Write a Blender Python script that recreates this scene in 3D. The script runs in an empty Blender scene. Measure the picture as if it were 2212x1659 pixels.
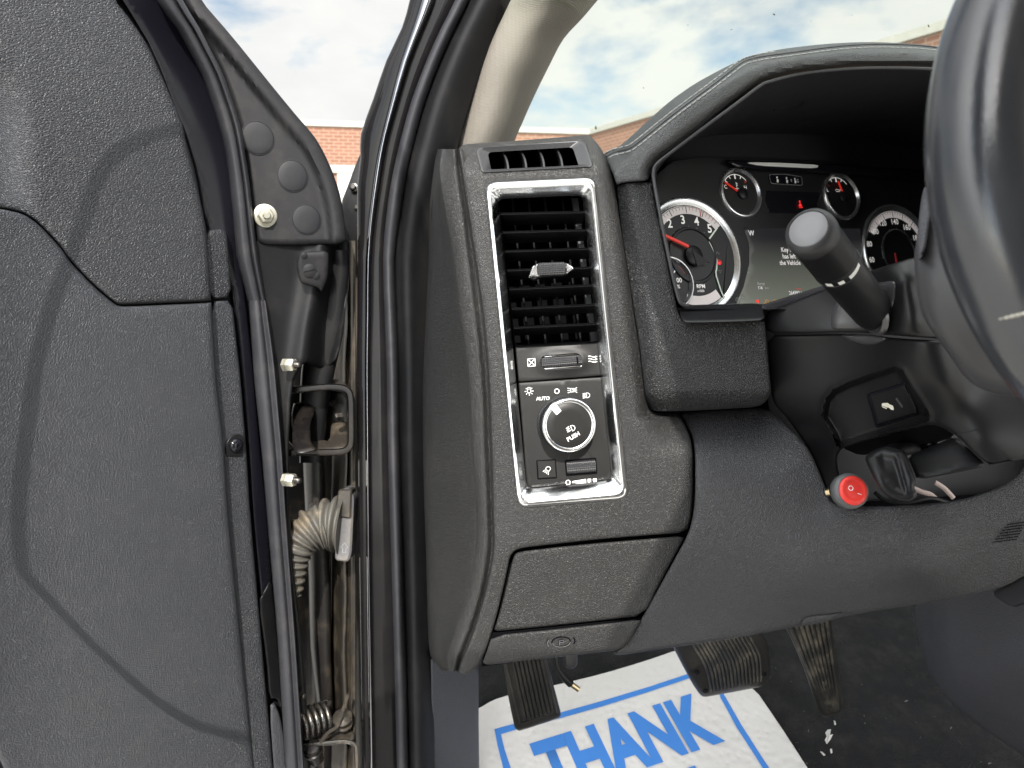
import bpy, bmesh, math, random
import numpy as np
from mathutils import Vector, Matrix
from mathutils.geometry import delaunay_2d_cdt

random.seed(7)
S = bpy.context.scene
COL = S.collection

# ------------------------------------------------------------------ camera
F = 1620.0                       # focal length measured on the photograph (2212 px wide)
CU, CV = 1106.0, 829.5
PITCH = math.radians(10.15)
CAM = Vector((0.0, 0.0, 1.50))
cd = bpy.data.cameras.new('camera')
cam = bpy.data.objects.new('camera', cd)
COL.objects.link(cam)
cam.location = CAM
cam.rotation_euler = (math.radians(90) - PITCH, 0, 0)
cd.sensor_width = 36.0
cd.lens = 36.0 * F / 2212.0
cd.clip_start = 0.01
cd.clip_end = 600.0
cd.dof.use_dof = True
cd.dof.focus_distance = 0.72
cd.dof.aperture_fstop = 11.0
S.camera = cam

# ------------------------------------------------------------------ world, sun, exposure
SUN_DIR = Vector((0.02, -0.75, 0.66)).normalized()      # towards the sun: high and behind the photographer
w = bpy.data.worlds.new('World')
S.world = w
w.use_nodes = True
nt = w.node_tree
nt.nodes.clear()
N, L = nt.nodes.new, nt.links.new
out = N('ShaderNodeOutputWorld')
bg = N('ShaderNodeBackground')
bg.inputs['Strength'].default_value = 0.12
sky = N('ShaderNodeTexSky')
sky.sky_type = 'NISHITA'
sky.sun_disc = False
sky.sun_elevation = math.asin(SUN_DIR.z)
sky.sun_rotation = math.atan2(SUN_DIR.x, SUN_DIR.y)
sky.air_density = 1.0
sky.dust_density = 0.6
tc = N('ShaderNodeTexCoord')
mp = N('ShaderNodeMapping')
mp.inputs['Scale'].default_value = (1.0, 1.0, 1.9)
mp.inputs['Location'].default_value = (0.45, 0.1, 0.12)
nz = N('ShaderNodeTexNoise')
nz.inputs['Scale'].default_value = 3.4
nz.inputs['Detail'].default_value = 7.0
nz.inputs['Roughness'].default_value = 0.52
nz.inputs['Distortion'].default_value = 0.25
rp = N('ShaderNodeValToRGB')
rp.color_ramp.elements[0].position = 0.39
rp.color_ramp.elements[0].color = (0, 0, 0, 1)
rp.color_ramp.elements[1].position = 0.48
rp.color_ramp.elements[1].color = (1, 1, 1, 1)
nz2 = N('ShaderNodeTexNoise')
nz2.inputs['Scale'].default_value = 6.0
nz2.inputs['Detail'].default_value = 5.0
rp2 = N('ShaderNodeValToRGB')
rp2.color_ramp.elements[0].position = 0.30
rp2.color_ramp.elements[0].color = (3.4, 3.45, 3.45, 1)
rp2.color_ramp.elements[1].position = 0.62
rp2.color_ramp.elements[1].color = (3.95, 3.95, 3.82, 1)
skm = N('ShaderNodeMix'); skm.data_type = 'RGBA'; skm.blend_type = 'MULTIPLY'
skm.inputs[0].default_value = 1.0
skm.inputs[7].default_value = (0.66, 0.60, 0.53, 1)
mx = N('ShaderNodeMix'); mx.data_type = 'RGBA'
L(tc.outputs['Generated'], mp.inputs['Vector'])
L(mp.outputs[0], nz.inputs['Vector'])
L(mp.outputs[0], nz2.inputs['Vector'])
L(nz.outputs['Fac'], rp.inputs[0])
L(nz2.outputs['Fac'], rp2.inputs[0])
L(sky.outputs[0], skm.inputs[6])
L(rp.outputs[0], mx.inputs[0])
L(skm.outputs[2], mx.inputs[6])
L(rp2.outputs[0], mx.inputs[7])
# sky brightened towards the sun, behind the photographer: added fill for the shaded cab
dp = N('ShaderNodeVectorMath'); dp.operation = 'DOT_PRODUCT'
dp.inputs[1].default_value = SUN_DIR[:]
L(tc.outputs['Generated'], dp.inputs[0])
gl_ = N('ShaderNodeMapRange'); gl_.interpolation_type = 'SMOOTHSTEP'
gl_.inputs[1].default_value = 0.0; gl_.inputs[2].default_value = 1.0
gl_.inputs[3].default_value = 1.0; gl_.inputs[4].default_value = 6.2
L(dp.outputs['Value'], gl_.inputs[0])
gm_ = N('ShaderNodeMix'); gm_.data_type = 'RGBA'; gm_.blend_type = 'MULTIPLY'
gm_.inputs[0].default_value = 1.0
L(mx.outputs[2], gm_.inputs[6]); L(gl_.outputs[0], gm_.inputs[7])
L(gm_.outputs[2], bg.inputs['Color'])
L(bg.outputs[0], out.inputs[0])

sl = bpy.data.lights.new('sun', 'SUN')
sl.energy = 3.2
sl.angle = math.radians(0.45)
sl.color = (1.0, 0.95, 0.88)
so = bpy.data.objects.new('sun', sl)
COL.objects.link(so)
so.location = (0, -5, 12)
so.rotation_euler = (-SUN_DIR).to_track_quat('-Z', 'Y').to_euler()

S.view_settings.view_transform = 'Standard'
S.view_settings.look = 'None'
S.view_settings.gamma = 1.0
S.view_settings.exposure = 1.08
S.view_settings.use_curve_mapping = False
S.render.engine = 'CYCLES'
S.cycles.max_bounces = 7
S.cycles.diffuse_bounces = 4
S.cycles.transparent_max_bounces = 12
S.cycles.caustics_reflective = False
S.cycles.caustics_refractive = False
S.cycles.sample_clamp_indirect = 6.0

# ------------------------------------------------------------------ geometry helpers
CP, SP = math.cos(PITCH), math.sin(PITCH)


def W(u, v, d):
    """photo coordinates (2212 wide) + distance along the camera axis -> world point"""
    x = (u - CU) / F * d
    y = -(v - CV) / F * d
    return Vector((CAM.x + x, CAM.y + d * CP + y * SP, CAM.z - d * SP + y * CP))


def WA(uv, d):
    u, v = uv[:, 0], uv[:, 1]
    x = (u - CU) / F * d
    y = -(v - CV) / F * d
    return np.stack([CAM.x + x, CAM.y + d * CP + y * SP, CAM.z - d * SP + y * CP], 1)


def on_z(u, v, z):
    """the point of the horizontal level z seen at (u, v)"""
    r = W(u, v, 1.0) - CAM
    return CAM + r * ((z - CAM.z) / r.z)


class dmap:
    """smooth distance field through control points (u, v, d)"""
    def __init__(self, pts, smooth=0.0):
        p = np.array(pts, float)
        self.c = p[:, :2] / 500.0
        n = len(p)
        val = 1.0 / p[:, 2]
        if n < 4:
            A = np.c_[np.ones(n), self.c]
            self.a, *_ = np.linalg.lstsq(A, val, rcond=None)
            self.wt = None
        else:
            K = self.k(self.c, self.c) + np.eye(n) * smooth
            P = np.c_[np.ones(n), self.c]
            M = np.block([[K, P], [P.T, np.zeros((3, 3))]])
            s = np.linalg.solve(M, np.r_[val, 0, 0, 0])
            self.wt, self.a = s[:n], s[n:]

    @staticmethod
    def k(a, b):
        r2 = ((a[:, None, :] - b[None, :, :]) ** 2).sum(2)
        return np.where(r2 > 1e-12, 0.5 * r2 * np.log(np.maximum(r2, 1e-12)), 0.0)

    def arr(self, uv):
        q = np.asarray(uv, float) / 500.0
        z = self.a[0] + q @ self.a[1:]
        if self.wt is not None:
            z = z + self.k(q, self.c) @ self.wt
        return 1.0 / z

    def __call__(self, u, v):
        return float(self.arr([[u, v]])[0])


class flat:
    def __init__(self, d):
        self.d = d

    def arr(self, uv):
        return np.full(len(uv), self.d)

    def __call__(self, u, v):
        return self.d


class shifted:
    """the same surface moved nearer (negative) or farther by s metres"""
    def __init__(self, base, s):
        self.b, self.s = base, s

    def arr(self, uv):
        return self.b.arr(uv) + self.s

    def __call__(self, u, v):
        return self.b(u, v) + self.s


def tag(o, label, cat, group=None, kind=None):
    if label: o['label'] = label
    if cat: o['category'] = cat
    if group: o['group'] = group
    if kind: o['kind'] = kind
    return o


def thing(name, label, cat, loc, group=None):
    o = bpy.data.objects.new(name, None)
    COL.objects.link(o)
    o.empty_display_size = 0.03
    o.location = loc
    return tag(o, label, cat, group)


def base_of(o):
    p = Vector((0, 0, 0))
    while o is not None:
        p += o.location
        o = o.parent
    return p


def obj(name, verts, faces, mat, parent=None, smooth=True, loc=None, sharp=40, face_cam=False):
    me = bpy.data.meshes.new(name)
    origin = base_of(parent) if parent is not None else (Vector(loc) if loc is not None else Vector((0, 0, 0)))
    vs = [(Vector(p) - origin)[:] for p in verts]
    me.from_pydata(vs, [], faces)
    me.validate()
    bm = bmesh.new()
    bm.from_mesh(me)
    bmesh.ops.remove_doubles(bm, verts=bm.verts, dist=1e-6)
    bmesh.ops.recalc_face_normals(bm, faces=bm.faces)
    bm.to_mesh(me)
    bm.free()
    if smooth:
        me.polygons.foreach_set('use_smooth', [True] * len(me.polygons))
        try:
            me.set_sharp_from_angle(angle=math.radians(sharp))
        except Exception:
            pass
    me.materials.append(mat)
    o = bpy.data.objects.new(name, me)
    COL.objects.link(o)
    if parent is not None:
        o.parent = parent
    else:
        o.location = origin
    return o


def chaikin(p, it=2, closed=True, r=0.2):
    p = np.asarray(p, float)
    for _ in range(it):
        if closed:
            q = np.roll(p, -1, 0)
            p = np.stack([p * (1 - r) + q * r, p * r + q * (1 - r)], 1).reshape(-1, p.shape[1])
        else:
            a, b = p[:-1], p[1:]
            m = np.stack([a * (1 - r) + b * r, a * r + b * (1 - r)], 1).reshape(-1, p.shape[1])
            p = np.vstack([p[:1], m, p[-1:]])
    return p


def resample(p, step, closed=True):
    p = np.asarray(p, float)
    q = np.vstack([p, p[:1]]) if closed else p
    outp = []
    for a, b in zip(q[:-1], q[1:]):
        n = max(1, int(math.ceil(np.linalg.norm(b - a) / step)))
        for i in range(n):
            outp.append(a + (b - a) * i / n)
    if not closed:
        outp.append(q[-1])
    return np.array(outp)


def rnd(pts, r, n=6):
    """polygon with its corners rounded (r in px, number or list)"""
    pts = [np.array(p, float) for p in pts]
    res = []
    m = len(pts)
    for i in range(m):
        a, b, c = pts[i - 1], pts[i], pts[(i + 1) % m]
        rr = r[i] if isinstance(r, (list, tuple)) else r
        d1, d2 = a - b, c - b
        l1, l2 = np.linalg.norm(d1), np.linalg.norm(d2)
        t = min(rr, l1 * 0.45, l2 * 0.45)
        p0, p1 = b + d1 / l1 * t, b + d2 / l2 * t
        for k in range(n + 1):
            s = k / n
            res.append((1 - s) ** 2 * p0 + 2 * s * (1 - s) * b + s * s * p1)
    return np.array(res)


def seg_dist(P, poly, closed=True):
    P = np.asarray(P, float)
    a = np.asarray(poly, float)
    if closed:
        b = np.roll(a, -1, 0)
    else:
        a, b = a[:-1], a[1:]
    res = np.full(len(P), 1e9)
    for s in range(0, len(P), 2000):
        Q = P[s:s + 2000]
        ab = b - a
        l2 = np.maximum((ab ** 2).sum(1), 1e-12)
        t = np.clip(((Q[:, None, :] - a[None]) * ab[None]).sum(2) / l2, 0, 1)
        pr = a[None] + t[..., None] * ab[None]
        res[s:s + 2000] = np.sqrt(((Q[:, None, :] - pr) ** 2).sum(2).min(1))
    return res


def inside(P, poly):
    P = np.asarray(P, float)
    a = np.asarray(poly, float)
    b = np.roll(a, -1, 0)
    x, y = P[:, 0][:, None], P[:, 1][:, None]
    cond = (a[None, :, 1] > y) != (b[None, :, 1] > y)
    dy = np.where(np.abs(b[:, 1] - a[:, 1]) < 1e-12, 1e-12, b[:, 1] - a[:, 1])
    xi = (b[:, 0] - a[:, 0])[None] * (y - a[None, :, 1]) / dy[None] + a[None, :, 0]
    return ((cond & (x < xi)).sum(1) % 2) == 1


def sheet(name, outline, depth, mat, parent, edge=0.004, step=16, thick=0.012, holes=(), fn=None,
          smooth=1, extra=None, label=None, loc=None, hole_edge=None):
    """a moulded panel: front surface inside an outline, at its own distance field, rounded over at the rim
    and carried back by its thickness"""
    o = np.asarray(outline, float)
    if smooth:
        o = chaikin(o, smooth)
    dm = float(np.mean(depth.arr(o)))
    re = max(edge * F / dm, 1e-3)
    bst = max(2.5, min(step * 0.8, 12))
    B = resample(o, bst)
    loops = [B]
    hs = [resample(np.asarray(h, float), max(2.0, bst * 0.6)) for h in holes]
    loops += hs
    pts, edges = [], []
    for lp in loops:
        s = len(pts)
        pts += [tuple(p) for p in lp]
        edges += [(s + i, s + (i + 1) % len(lp)) for i in range(len(lp))]
    nb = len(pts)
    inner = []
    he = re if hole_edge is None else hole_edge * F / dm
    for li, lp in enumerate(loops):
        rr = re if li == 0 else he
        t = np.roll(lp, -1, 0) - np.roll(lp, 1, 0)
        nrm = np.stack([-t[:, 1], t[:, 0]], 1)
        nrm /= np.maximum(np.linalg.norm(nrm, axis=1, keepdims=True), 1e-9)
        for k in (0.12, 0.4, 1.0):
            for sg in (1, -1):
                q = lp + nrm * rr * k * sg
                q = q[inside(q, B)]
                for h in hs:
                    if len(q): q = q[~inside(q, h)]
                if len(q):
                    dd = np.min([seg_dist(q, l2) for l2 in loops], axis=0)
                    inner.append(q[dd > rr * k * 0.93])
    mn, mxx = B.min(0), B.max(0)
    gx, gy = np.meshgrid(np.arange(mn[0], mxx[0] + step, step), np.arange(mn[1], mxx[1] + step, step))
    gx = gx + (np.arange(gx.shape[0]) % 2)[:, None] * step * 0.5
    g = np.stack([gx.ravel(), gy.ravel()], 1)
    if extra is not None:
        g = np.vstack([g, np.asarray(extra, float)])
    g = g[inside(g, B)]
    for h in hs:
        if len(g): g = g[~inside(g, h)]
    if len(g):
        dd = np.min([seg_dist(g, l2) for l2 in loops], axis=0)
        g = g[dd > max(re, he if hs else 0) * 1.15 + 0.5]
    allin = np.vstack([a for a in inner + [g] if len(a)]) if any(len(a) for a in inner + [g]) else np.zeros((0, 2))
    pts += [tuple(p) for p in allin]
    r = delaunay_2d_cdt([Vector(p) for p in pts], edges, [], 0, 1e-4)
    V = np.array([v[:] for v in r[0]])
    T = [tuple(f) for f in r[2]]
    cen = np.array([V[list(t)].mean(0) for t in T])
    ok = inside(cen, B)
    for h in hs:
        ok &= ~inside(cen, h)
    T = [t for t, k in zip(T, ok) if k]
    d0 = seg_dist(V, B)
    d = depth.arr(V)
    x = np.clip(d0 / re, 0, 1)
    d = d + edge * (1 - np.sqrt(np.maximum(0, 1 - (1 - x) ** 2)))
    for h in hs:
        hd = seg_dist(V, h)
        x = np.clip(hd / he, 0, 1)
        d = d + (edge if hole_edge is None else hole_edge) * (1 - np.sqrt(np.maximum(0, 1 - (1 - x) ** 2)))
    if fn is not None:
        d = d + fn(V)
    P = WA(V, d)
    verts = [tuple(p) for p in P]
    # skirt along every rim
    cnt = {}
    for t in T:
        for i in range(3):
            e = (t[i], t[(i + 1) % 3])
            k = (min(e), max(e))
            cnt[k] = cnt.get(k, 0) + 1
    rim = [k for k, c in cnt.items() if c == 1]
    mp_ = {}
    Pb = WA(V, d + thick)
    faces = list(T)
    for a, b in rim:
        for q in (a, b):
            if q not in mp_:
                mp_[q] = len(verts)
                verts.append(tuple(Pb[q]))
        faces.append((a, b, mp_[b], mp_[a]))
    ob = obj(name, verts, faces, mat, parent, loc=loc, sharp=50)
    if label: ob['label'] = label
    return ob


def crspline(P, k):
    P = np.asarray(P, float)
    n = len(P)
    if n < 2 or k <= 1:
        return P
    E = np.concatenate([[2 * P[0] - P[1]], P, [2 * P[-1] - P[-2]]])
    res = []
    for i in range(n - 1):
        p0, p1, p2, p3 = E[i], E[i + 1], E[i + 2], E[i + 3]
        for j in range(k):
            t = j / k
            res.append(0.5 * (2 * p1 + (p2 - p0) * t + (2 * p0 - 5 * p1 + 4 * p2 - p3) * t * t
                              + (3 * p1 - 3 * p2 + p3 - p0) * t ** 3))
    res.append(P[-1])
    return np.array(res)


def loft(name, rows, mat, parent, ku=4, kv=4, thick=0.0, world=False, loc=None, sharp=60, label=None, close=False):
    R = np.array([[list(p) for p in r] for r in rows], float)
    R = crspline(R, kv)
    R = np.swapaxes(crspline(np.swapaxes(R, 0, 1), ku), 0, 1)
    m, n = R.shape[:2]
    flatR = R.reshape(-1, 3)
    P = flatR if world else WA(flatR[:, :2], flatR[:, 2])
    verts = [tuple(p) for p in P]
    faces = [(i * n + j, i * n + j + 1, (i + 1) * n + j + 1, (i + 1) * n + j) for i in range(m - 1) for j in range(n - 1)]
    if close:
        faces += [(i * n + n - 1, i * n, (i + 1) * n, (i + 1) * n + n - 1) for i in range(m - 1)]
    if thick and not world:
        Q = WA(flatR[:, :2], flatR[:, 2] + thick)
        o = len(verts)
        verts += [tuple(p) for p in Q]
        rim = [j for j in range(n)] + [i * n + n - 1 for i in range(1, m)] + [(m - 1) * n + j for j in range(n - 2, -1, -1)] + [i * n for i in range(m - 2, 0, -1)]
        for a, b in zip(rim, rim[1:] + rim[:1]):
            faces.append((a, b, b + o, a + o))
        faces += [tuple(o + q for q in f[::-1]) for f in list(faces[:(m - 1) * (n - 1)])]
    ob = obj(name, verts, faces, mat, parent, loc=loc, sharp=sharp)
    if label: ob['label'] = label
    return ob


def loops_obj(name, loops, mat, parent, cap_last=False, cap_first=False, sharp=40, loc=None, world=False, label=None):
    """skin between successive closed outlines; each loop = (outline px, distance field or None)"""
    verts, faces = [], []
    n = len(loops[0][0])
    for o, dep in loops:
        if world:
            verts += [tuple(p) for p in o]
        else:
            o = np.asarray(o, float)
            verts += [tuple(p) for p in WA(o, dep.arr(o))]
    for k in range(len(loops) - 1):
        for i in range(n):
            j = (i + 1) % n
            faces.append((k * n + i, k * n + j, (k + 1) * n + j, (k + 1) * n + i))
    if cap_last:
        faces.append(tuple((len(loops) - 1) * n + i for i in range(n)))
    if cap_first:
        faces.append(tuple(range(n - 1, -1, -1)))
    ob = obj(name, verts, faces, mat, parent, sharp=sharp, loc=loc)
    if label: ob['label'] = label
    return ob


def tube(name, pts, rad, mat, parent, n=10, k=4, closed=False, caps=True, loc=None, flatten=1.0, up=None, label=None, world=True):
    P = np.array([list(p) for p in pts], float)
    if not world:
        P = WA(P[:, :2], P[:, 2])
    r = np.array([rad] * len(P), float) if np.isscalar(rad) else np.array(rad, float)
    Q = np.c_[P, r]
    if closed:
        Q = np.vstack([Q[-1:], Q, Q[:2]])
        Q = crspline(Q, k)[k:-k - 1] if k > 1 else Q[1:-2]
    else:
        Q = crspline(Q, k)
    P, r = Q[:, :3], Q[:, 3]
    m = len(P)
    T = np.gradient(P, axis=0) if not closed else np.roll(P, -1, 0) - np.roll(P, 1, 0)
    T /= np.maximum(np.linalg.norm(T, axis=1, keepdims=True), 1e-9)
    u = Vector(up) if up is not None else Vector((0.3, 0.2, 1)).normalized()
    nrm = u - Vector(T[0]) * u.dot(Vector(T[0]))
    if nrm.length < 1e-4:
        u = Vector((1, 0, 0)); nrm = u - Vector(T[0]) * u.dot(Vector(T[0]))
    nrm.normalize()
    verts, faces = [], []
    for i in range(m):
        t = Vector(T[i])
        nrm = (nrm - t * nrm.dot(t)).normalized()
        b = t.cross(nrm)
        for j in range(n):
            a = 2 * math.pi * j / n
            verts.append(tuple(Vector(P[i]) + nrm * (r[i] * math.cos(a)) + b * (r[i] * flatten * math.sin(a))))
    for i in range(m if closed else m - 1):
        for j in range(n):
            a, b2 = i * n + j, i * n + (j + 1) % n
            i2 = (i + 1) % m
            faces.append((a, b2, i2 * n + (j + 1) % n, i2 * n + j))
    if caps and not closed:
        faces.append(tuple(range(n - 1, -1, -1)))
        faces.append(tuple((m - 1) * n + j for j in range(n)))
    ob = obj(name, verts, faces, mat, parent, loc=loc, sharp=50)
    if label: ob['label'] = label
    return ob


class Frame:
    """a small drawing board lying on a surface: local x to the right, y up, z out towards the viewer; unit = 1 photo px"""
    def __init__(self, u, v, depth, rot=0.0, nrm=None):
        self.d = depth(u, v)
        self.k = self.d / F
        self.o = W(u, v, self.d)
        ex = W(u + 4, v, depth(u + 4, v)) - W(u - 4, v, depth(u - 4, v))
        ey = W(u, v - 4, depth(u, v - 4)) - W(u, v + 4, depth(u, v + 4))
        ex.normalize()
        ez = ex.cross(ey).normalized()
        if nrm is not None:
            ez = Vector(nrm).normalized()
            ex = (ex - ez * ex.dot(ez)).normalized()
        ey = ez.cross(ex).normalized()
        c, s = math.cos(math.radians(rot)), math.sin(math.radians(rot))
        self.x, self.y, self.z = ex * c + ey * s, ey * c - ex * s, ez

    def p(self, x, y, z=0.0):
        return self.o + (self.x * x + self.y * y + self.z * z) * self.k

    def sub(self, x, y, z=0.0, rot=0.0):
        f = Frame.__new__(Frame)
        f.d, f.k, f.o = self.d, self.k, self.p(x, y, z)
        c, s = math.cos(math.radians(rot)), math.sin(math.radians(rot))
        f.x, f.y, f.z = self.x * c + self.y * s, self.y * c - self.x * s, self.z
        return f


def lathe(name, fr, prof, mat, parent, n=48, caps=(False, True), a0=0, a1=360, teeth=0, tooth=0.0, tooth_rows=(), sharp=35, label=None, sx=1.0, loc=None):
    """turned part on a Frame; prof = [(radius, height)] in frame px"""
    verts, faces = [], []
    full = abs(a1 - a0) >= 360
    cols = n if full else n + 1
    for ri, (r, h) in enumerate(prof):
        for j in range(cols):
            a = math.radians(a0 + (a1 - a0) * j / n)
            rr = r
            if teeth and ri in tooth_rows:
                rr = r + (tooth if j % 2 else 0)
            verts.append(tuple(fr.p(rr * sx * math.cos(a), rr * math.sin(a), h)))
    for i in range(len(prof) - 1):
        for j in range(n):
            j2 = (j + 1) % cols
            faces.append((i * cols + j, i * cols + j2, (i + 1) * cols + j2, (i + 1) * cols + j))
    if full and caps[0]: faces.append(tuple(range(cols - 1, -1, -1)))
    if full and caps[1]: faces.append(tuple((len(prof) - 1) * cols + j for j in range(cols)))
    ob = obj(name, verts, faces, mat, parent, sharp=sharp, loc=loc)
    if label: ob['label'] = label
    return ob


def prism(name, fr, poly, z0, z1, mat, parent, bev=0.0, sharp=40, label=None, loc=None):
    """extruded outline on a Frame with an optional chamfer at the front"""
    poly = [np.array(p, float) for p in poly]
    n = len(poly)
    verts = [tuple(fr.p(p[0], p[1], z0)) for p in poly]
    if bev:
        c = np.mean(poly, 0)
        verts += [tuple(fr.p(p[0], p[1], z1 - bev)) for p in poly]
        A = np.array(poly)
        t = np.roll(A, -1, 0) - np.roll(A, 1, 0)
        nr = np.stack([-t[:, 1], t[:, 0]], 1)
        nr /= np.maximum(np.linalg.norm(nr, axis=1, keepdims=True), 1e-9)
        area = 0.5 * np.sum(A[:, 0] * np.roll(A[:, 1], -1) - np.roll(A[:, 0], -1) * A[:, 1])
        if area < 0: nr = -nr
        verts += [tuple(fr.p(p[0] + m[0] * bev, p[1] + m[1] * bev, z1)) for p, m in zip(poly, nr)]
        k = 3
    else:
        verts += [tuple(fr.p(p[0], p[1], z1)) for p in poly]
        k = 2
    faces = []
    for i in range(k - 1):
        for j in range(n):
            faces.append((i * n + j, i * n + (j + 1) % n, (i + 1) * n + (j + 1) % n, (i + 1) * n + j))
    faces.append(tuple(range(n - 1, -1, -1)))
    faces.append(tuple((k - 1) * n + j for j in range(n)))
    ob = obj(name, verts, faces, mat, parent, sharp=sharp, loc=loc)
    if label: ob['label'] = label
    return ob


def strokes(name, fr, lines, width, mat, parent, z=0.3, h=0.4, fills=(), label=None):
    """printed symbol: ribbons along polylines (and filled outlines), a hair proud of the surface"""
    verts, faces = [], []
    for ln in lines:
        wd = width
        if isinstance(ln, tuple) and isinstance(ln[0], (int, float)) and isinstance(ln[1], list):
            wd, ln = ln
        P = np.array(ln, float)
        closed = np.allclose(P[0], P[-1])
        m = len(P)
        t = np.gradient(P, axis=0)
        if closed:
            t[0] = t[-1] = P[1] - P[-2]
        t /= np.maximum(np.linalg.norm(t, axis=1, keepdims=True), 1e-9)
        nr = np.stack([-t[:, 1], t[:, 0]], 1) * wd / 2
        s = len(verts)
        for p, q in zip(P, nr):
            verts.append(tuple(fr.p(p[0] + q[0], p[1] + q[1], z + h)))
            verts.append(tuple(fr.p(p[0] - q[0], p[1] - q[1], z + h)))
        for i in range(m - 1):
            a = s + 2 * i
            faces.append((a, a + 1, a + 3, a + 2))
    for poly in fills:
        s = len(verts)
        for p in poly:
            verts.append(tuple(fr.p(p[0], p[1], z + h)))
        faces.append(tuple(range(s, s + len(poly))))
    me = bpy.data.meshes.new(name)
    origin = base_of(parent)
    me.from_pydata([(Vector(p) - origin)[:] for p in verts], [], faces)
    me.materials.append(mat)
    o = bpy.data.objects.new(name, me)
    COL.objects.link(o)
    o.parent = parent
    if label: o['label'] = label
    return o


def arc(cx, cy, r, a0, a1, n=16, ry=None):
    ry = r if ry is None else ry
    return [(cx + r * math.cos(math.radians(a0 + (a1 - a0) * i / n)), cy + ry * math.sin(math.radians(a0 + (a1 - a0) * i / n))) for i in range(n + 1)]


def text(name, fr, s, size, mat, parent, z=0.4, bold=0.0, align='CENTER', sx=1.0, thick=0.0, label=None, keep=None):
    cu = bpy.data.curves.new(name, 'FONT')
    cu.body = s
    cu.size = size
    cu.align_x = align
    cu.align_y = 'CENTER'
    cu.offset = bold * size
    cu.resolution_u = 3
    cu.space_line = 0.9
    if thick: cu.extrude = thick
    to = bpy.data.objects.new(name, cu)
    COL.objects.link(to)
    dg = bpy.context.evaluated_depsgraph_get()
    dg.update()
    me = bpy.data.meshes.new_from_object(to.evaluated_get(dg))
    bpy.data.objects.remove(to)
    origin = base_of(parent)
    bm = bmesh.new(); bm.from_mesh(me)
    if keep is not None:
        geom = list(bm.verts) + list(bm.edges) + list(bm.faces)
        for co, no in keep:
            geom = list(bm.verts) + list(bm.edges) + list(bm.faces)
            bmesh.ops.bisect_plane(bm, geom=geom, plane_co=co, plane_no=no, clear_outer=True)
    bm.to_mesh(me); bm.free()
    for v in me.vertices:
        p = fr.p(v.co.x * sx, v.co.y, z + v.co.z)
        v.co = p - origin
    me.materials.clear()
    me.materials.append(mat)
    o = bpy.data.objects.new(name, me)
    COL.objects.link(o)
    o.parent = parent
    if label: o['label'] = label
    return o


def knurl(name, fr, w_, h_, nx, ny, bulge, amp, mat, parent, axis='y', label=None, taper=0.0):
    """a patch of small pyramids rolled over a roller"""
    verts, faces = [], []
    cx, cy = 2 * nx + 1, 2 * ny + 1
    for j in range(cy):
        for i in range(cx):
            x, y = (i / (cx - 1) - 0.5) * w_, (j / (cy - 1) - 0.5) * h_
            q = (2 * y / h_) if axis == 'y' else (2 * x / w_)
            z = bulge * math.sqrt(max(0.0, 1 - q * q * 0.98))
            if taper:
                y *= 1 - taper * abs(2 * x / w_) ** 2.5
            if i % 2 and j % 2: z += amp
            verts.append(tuple(fr.p(x, y, z)))
    for j in range(cy - 1):
        for i in range(cx - 1):
            a = j * cx + i
            # split towards the raised centre
            q = (a, a + 1, a + cx + 1, a + cx)
            up = [k for k, (ii, jj) in enumerate(((i, j), (i + 1, j), (i + 1, j + 1), (i, j + 1))) if ii % 2 and jj % 2]
            k = up[0]
            q = q[k:] + q[:k]
            faces += [(q[0], q[1], q[2]), (q[0], q[2], q[3])]
    # closed back
    b = [i for i in range(cx)] + [j * cx + cx - 1 for j in range(1, cy)] + [(cy - 1) * cx + i for i in range(cx - 2, -1, -1)] + [j * cx for j in range(cy - 2, 0, -1)]
    o = len(verts)
    for q in b:
        i, j = q % cx, q // cx
        x, y = (i / (cx - 1) - 0.5) * w_, (j / (cy - 1) - 0.5) * h_
        verts.append(tuple(fr.p(x, y * 0.9, -bulge * 0.4)))
    for k in range(len(b)):
        k2 = (k + 1) % len(b)
        faces.append((b[k], b[k2], o + k2, o + k))
    ob = obj(name, verts, faces, mat, parent, sharp=12)
    if label: ob['label'] = label
    return ob

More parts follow.
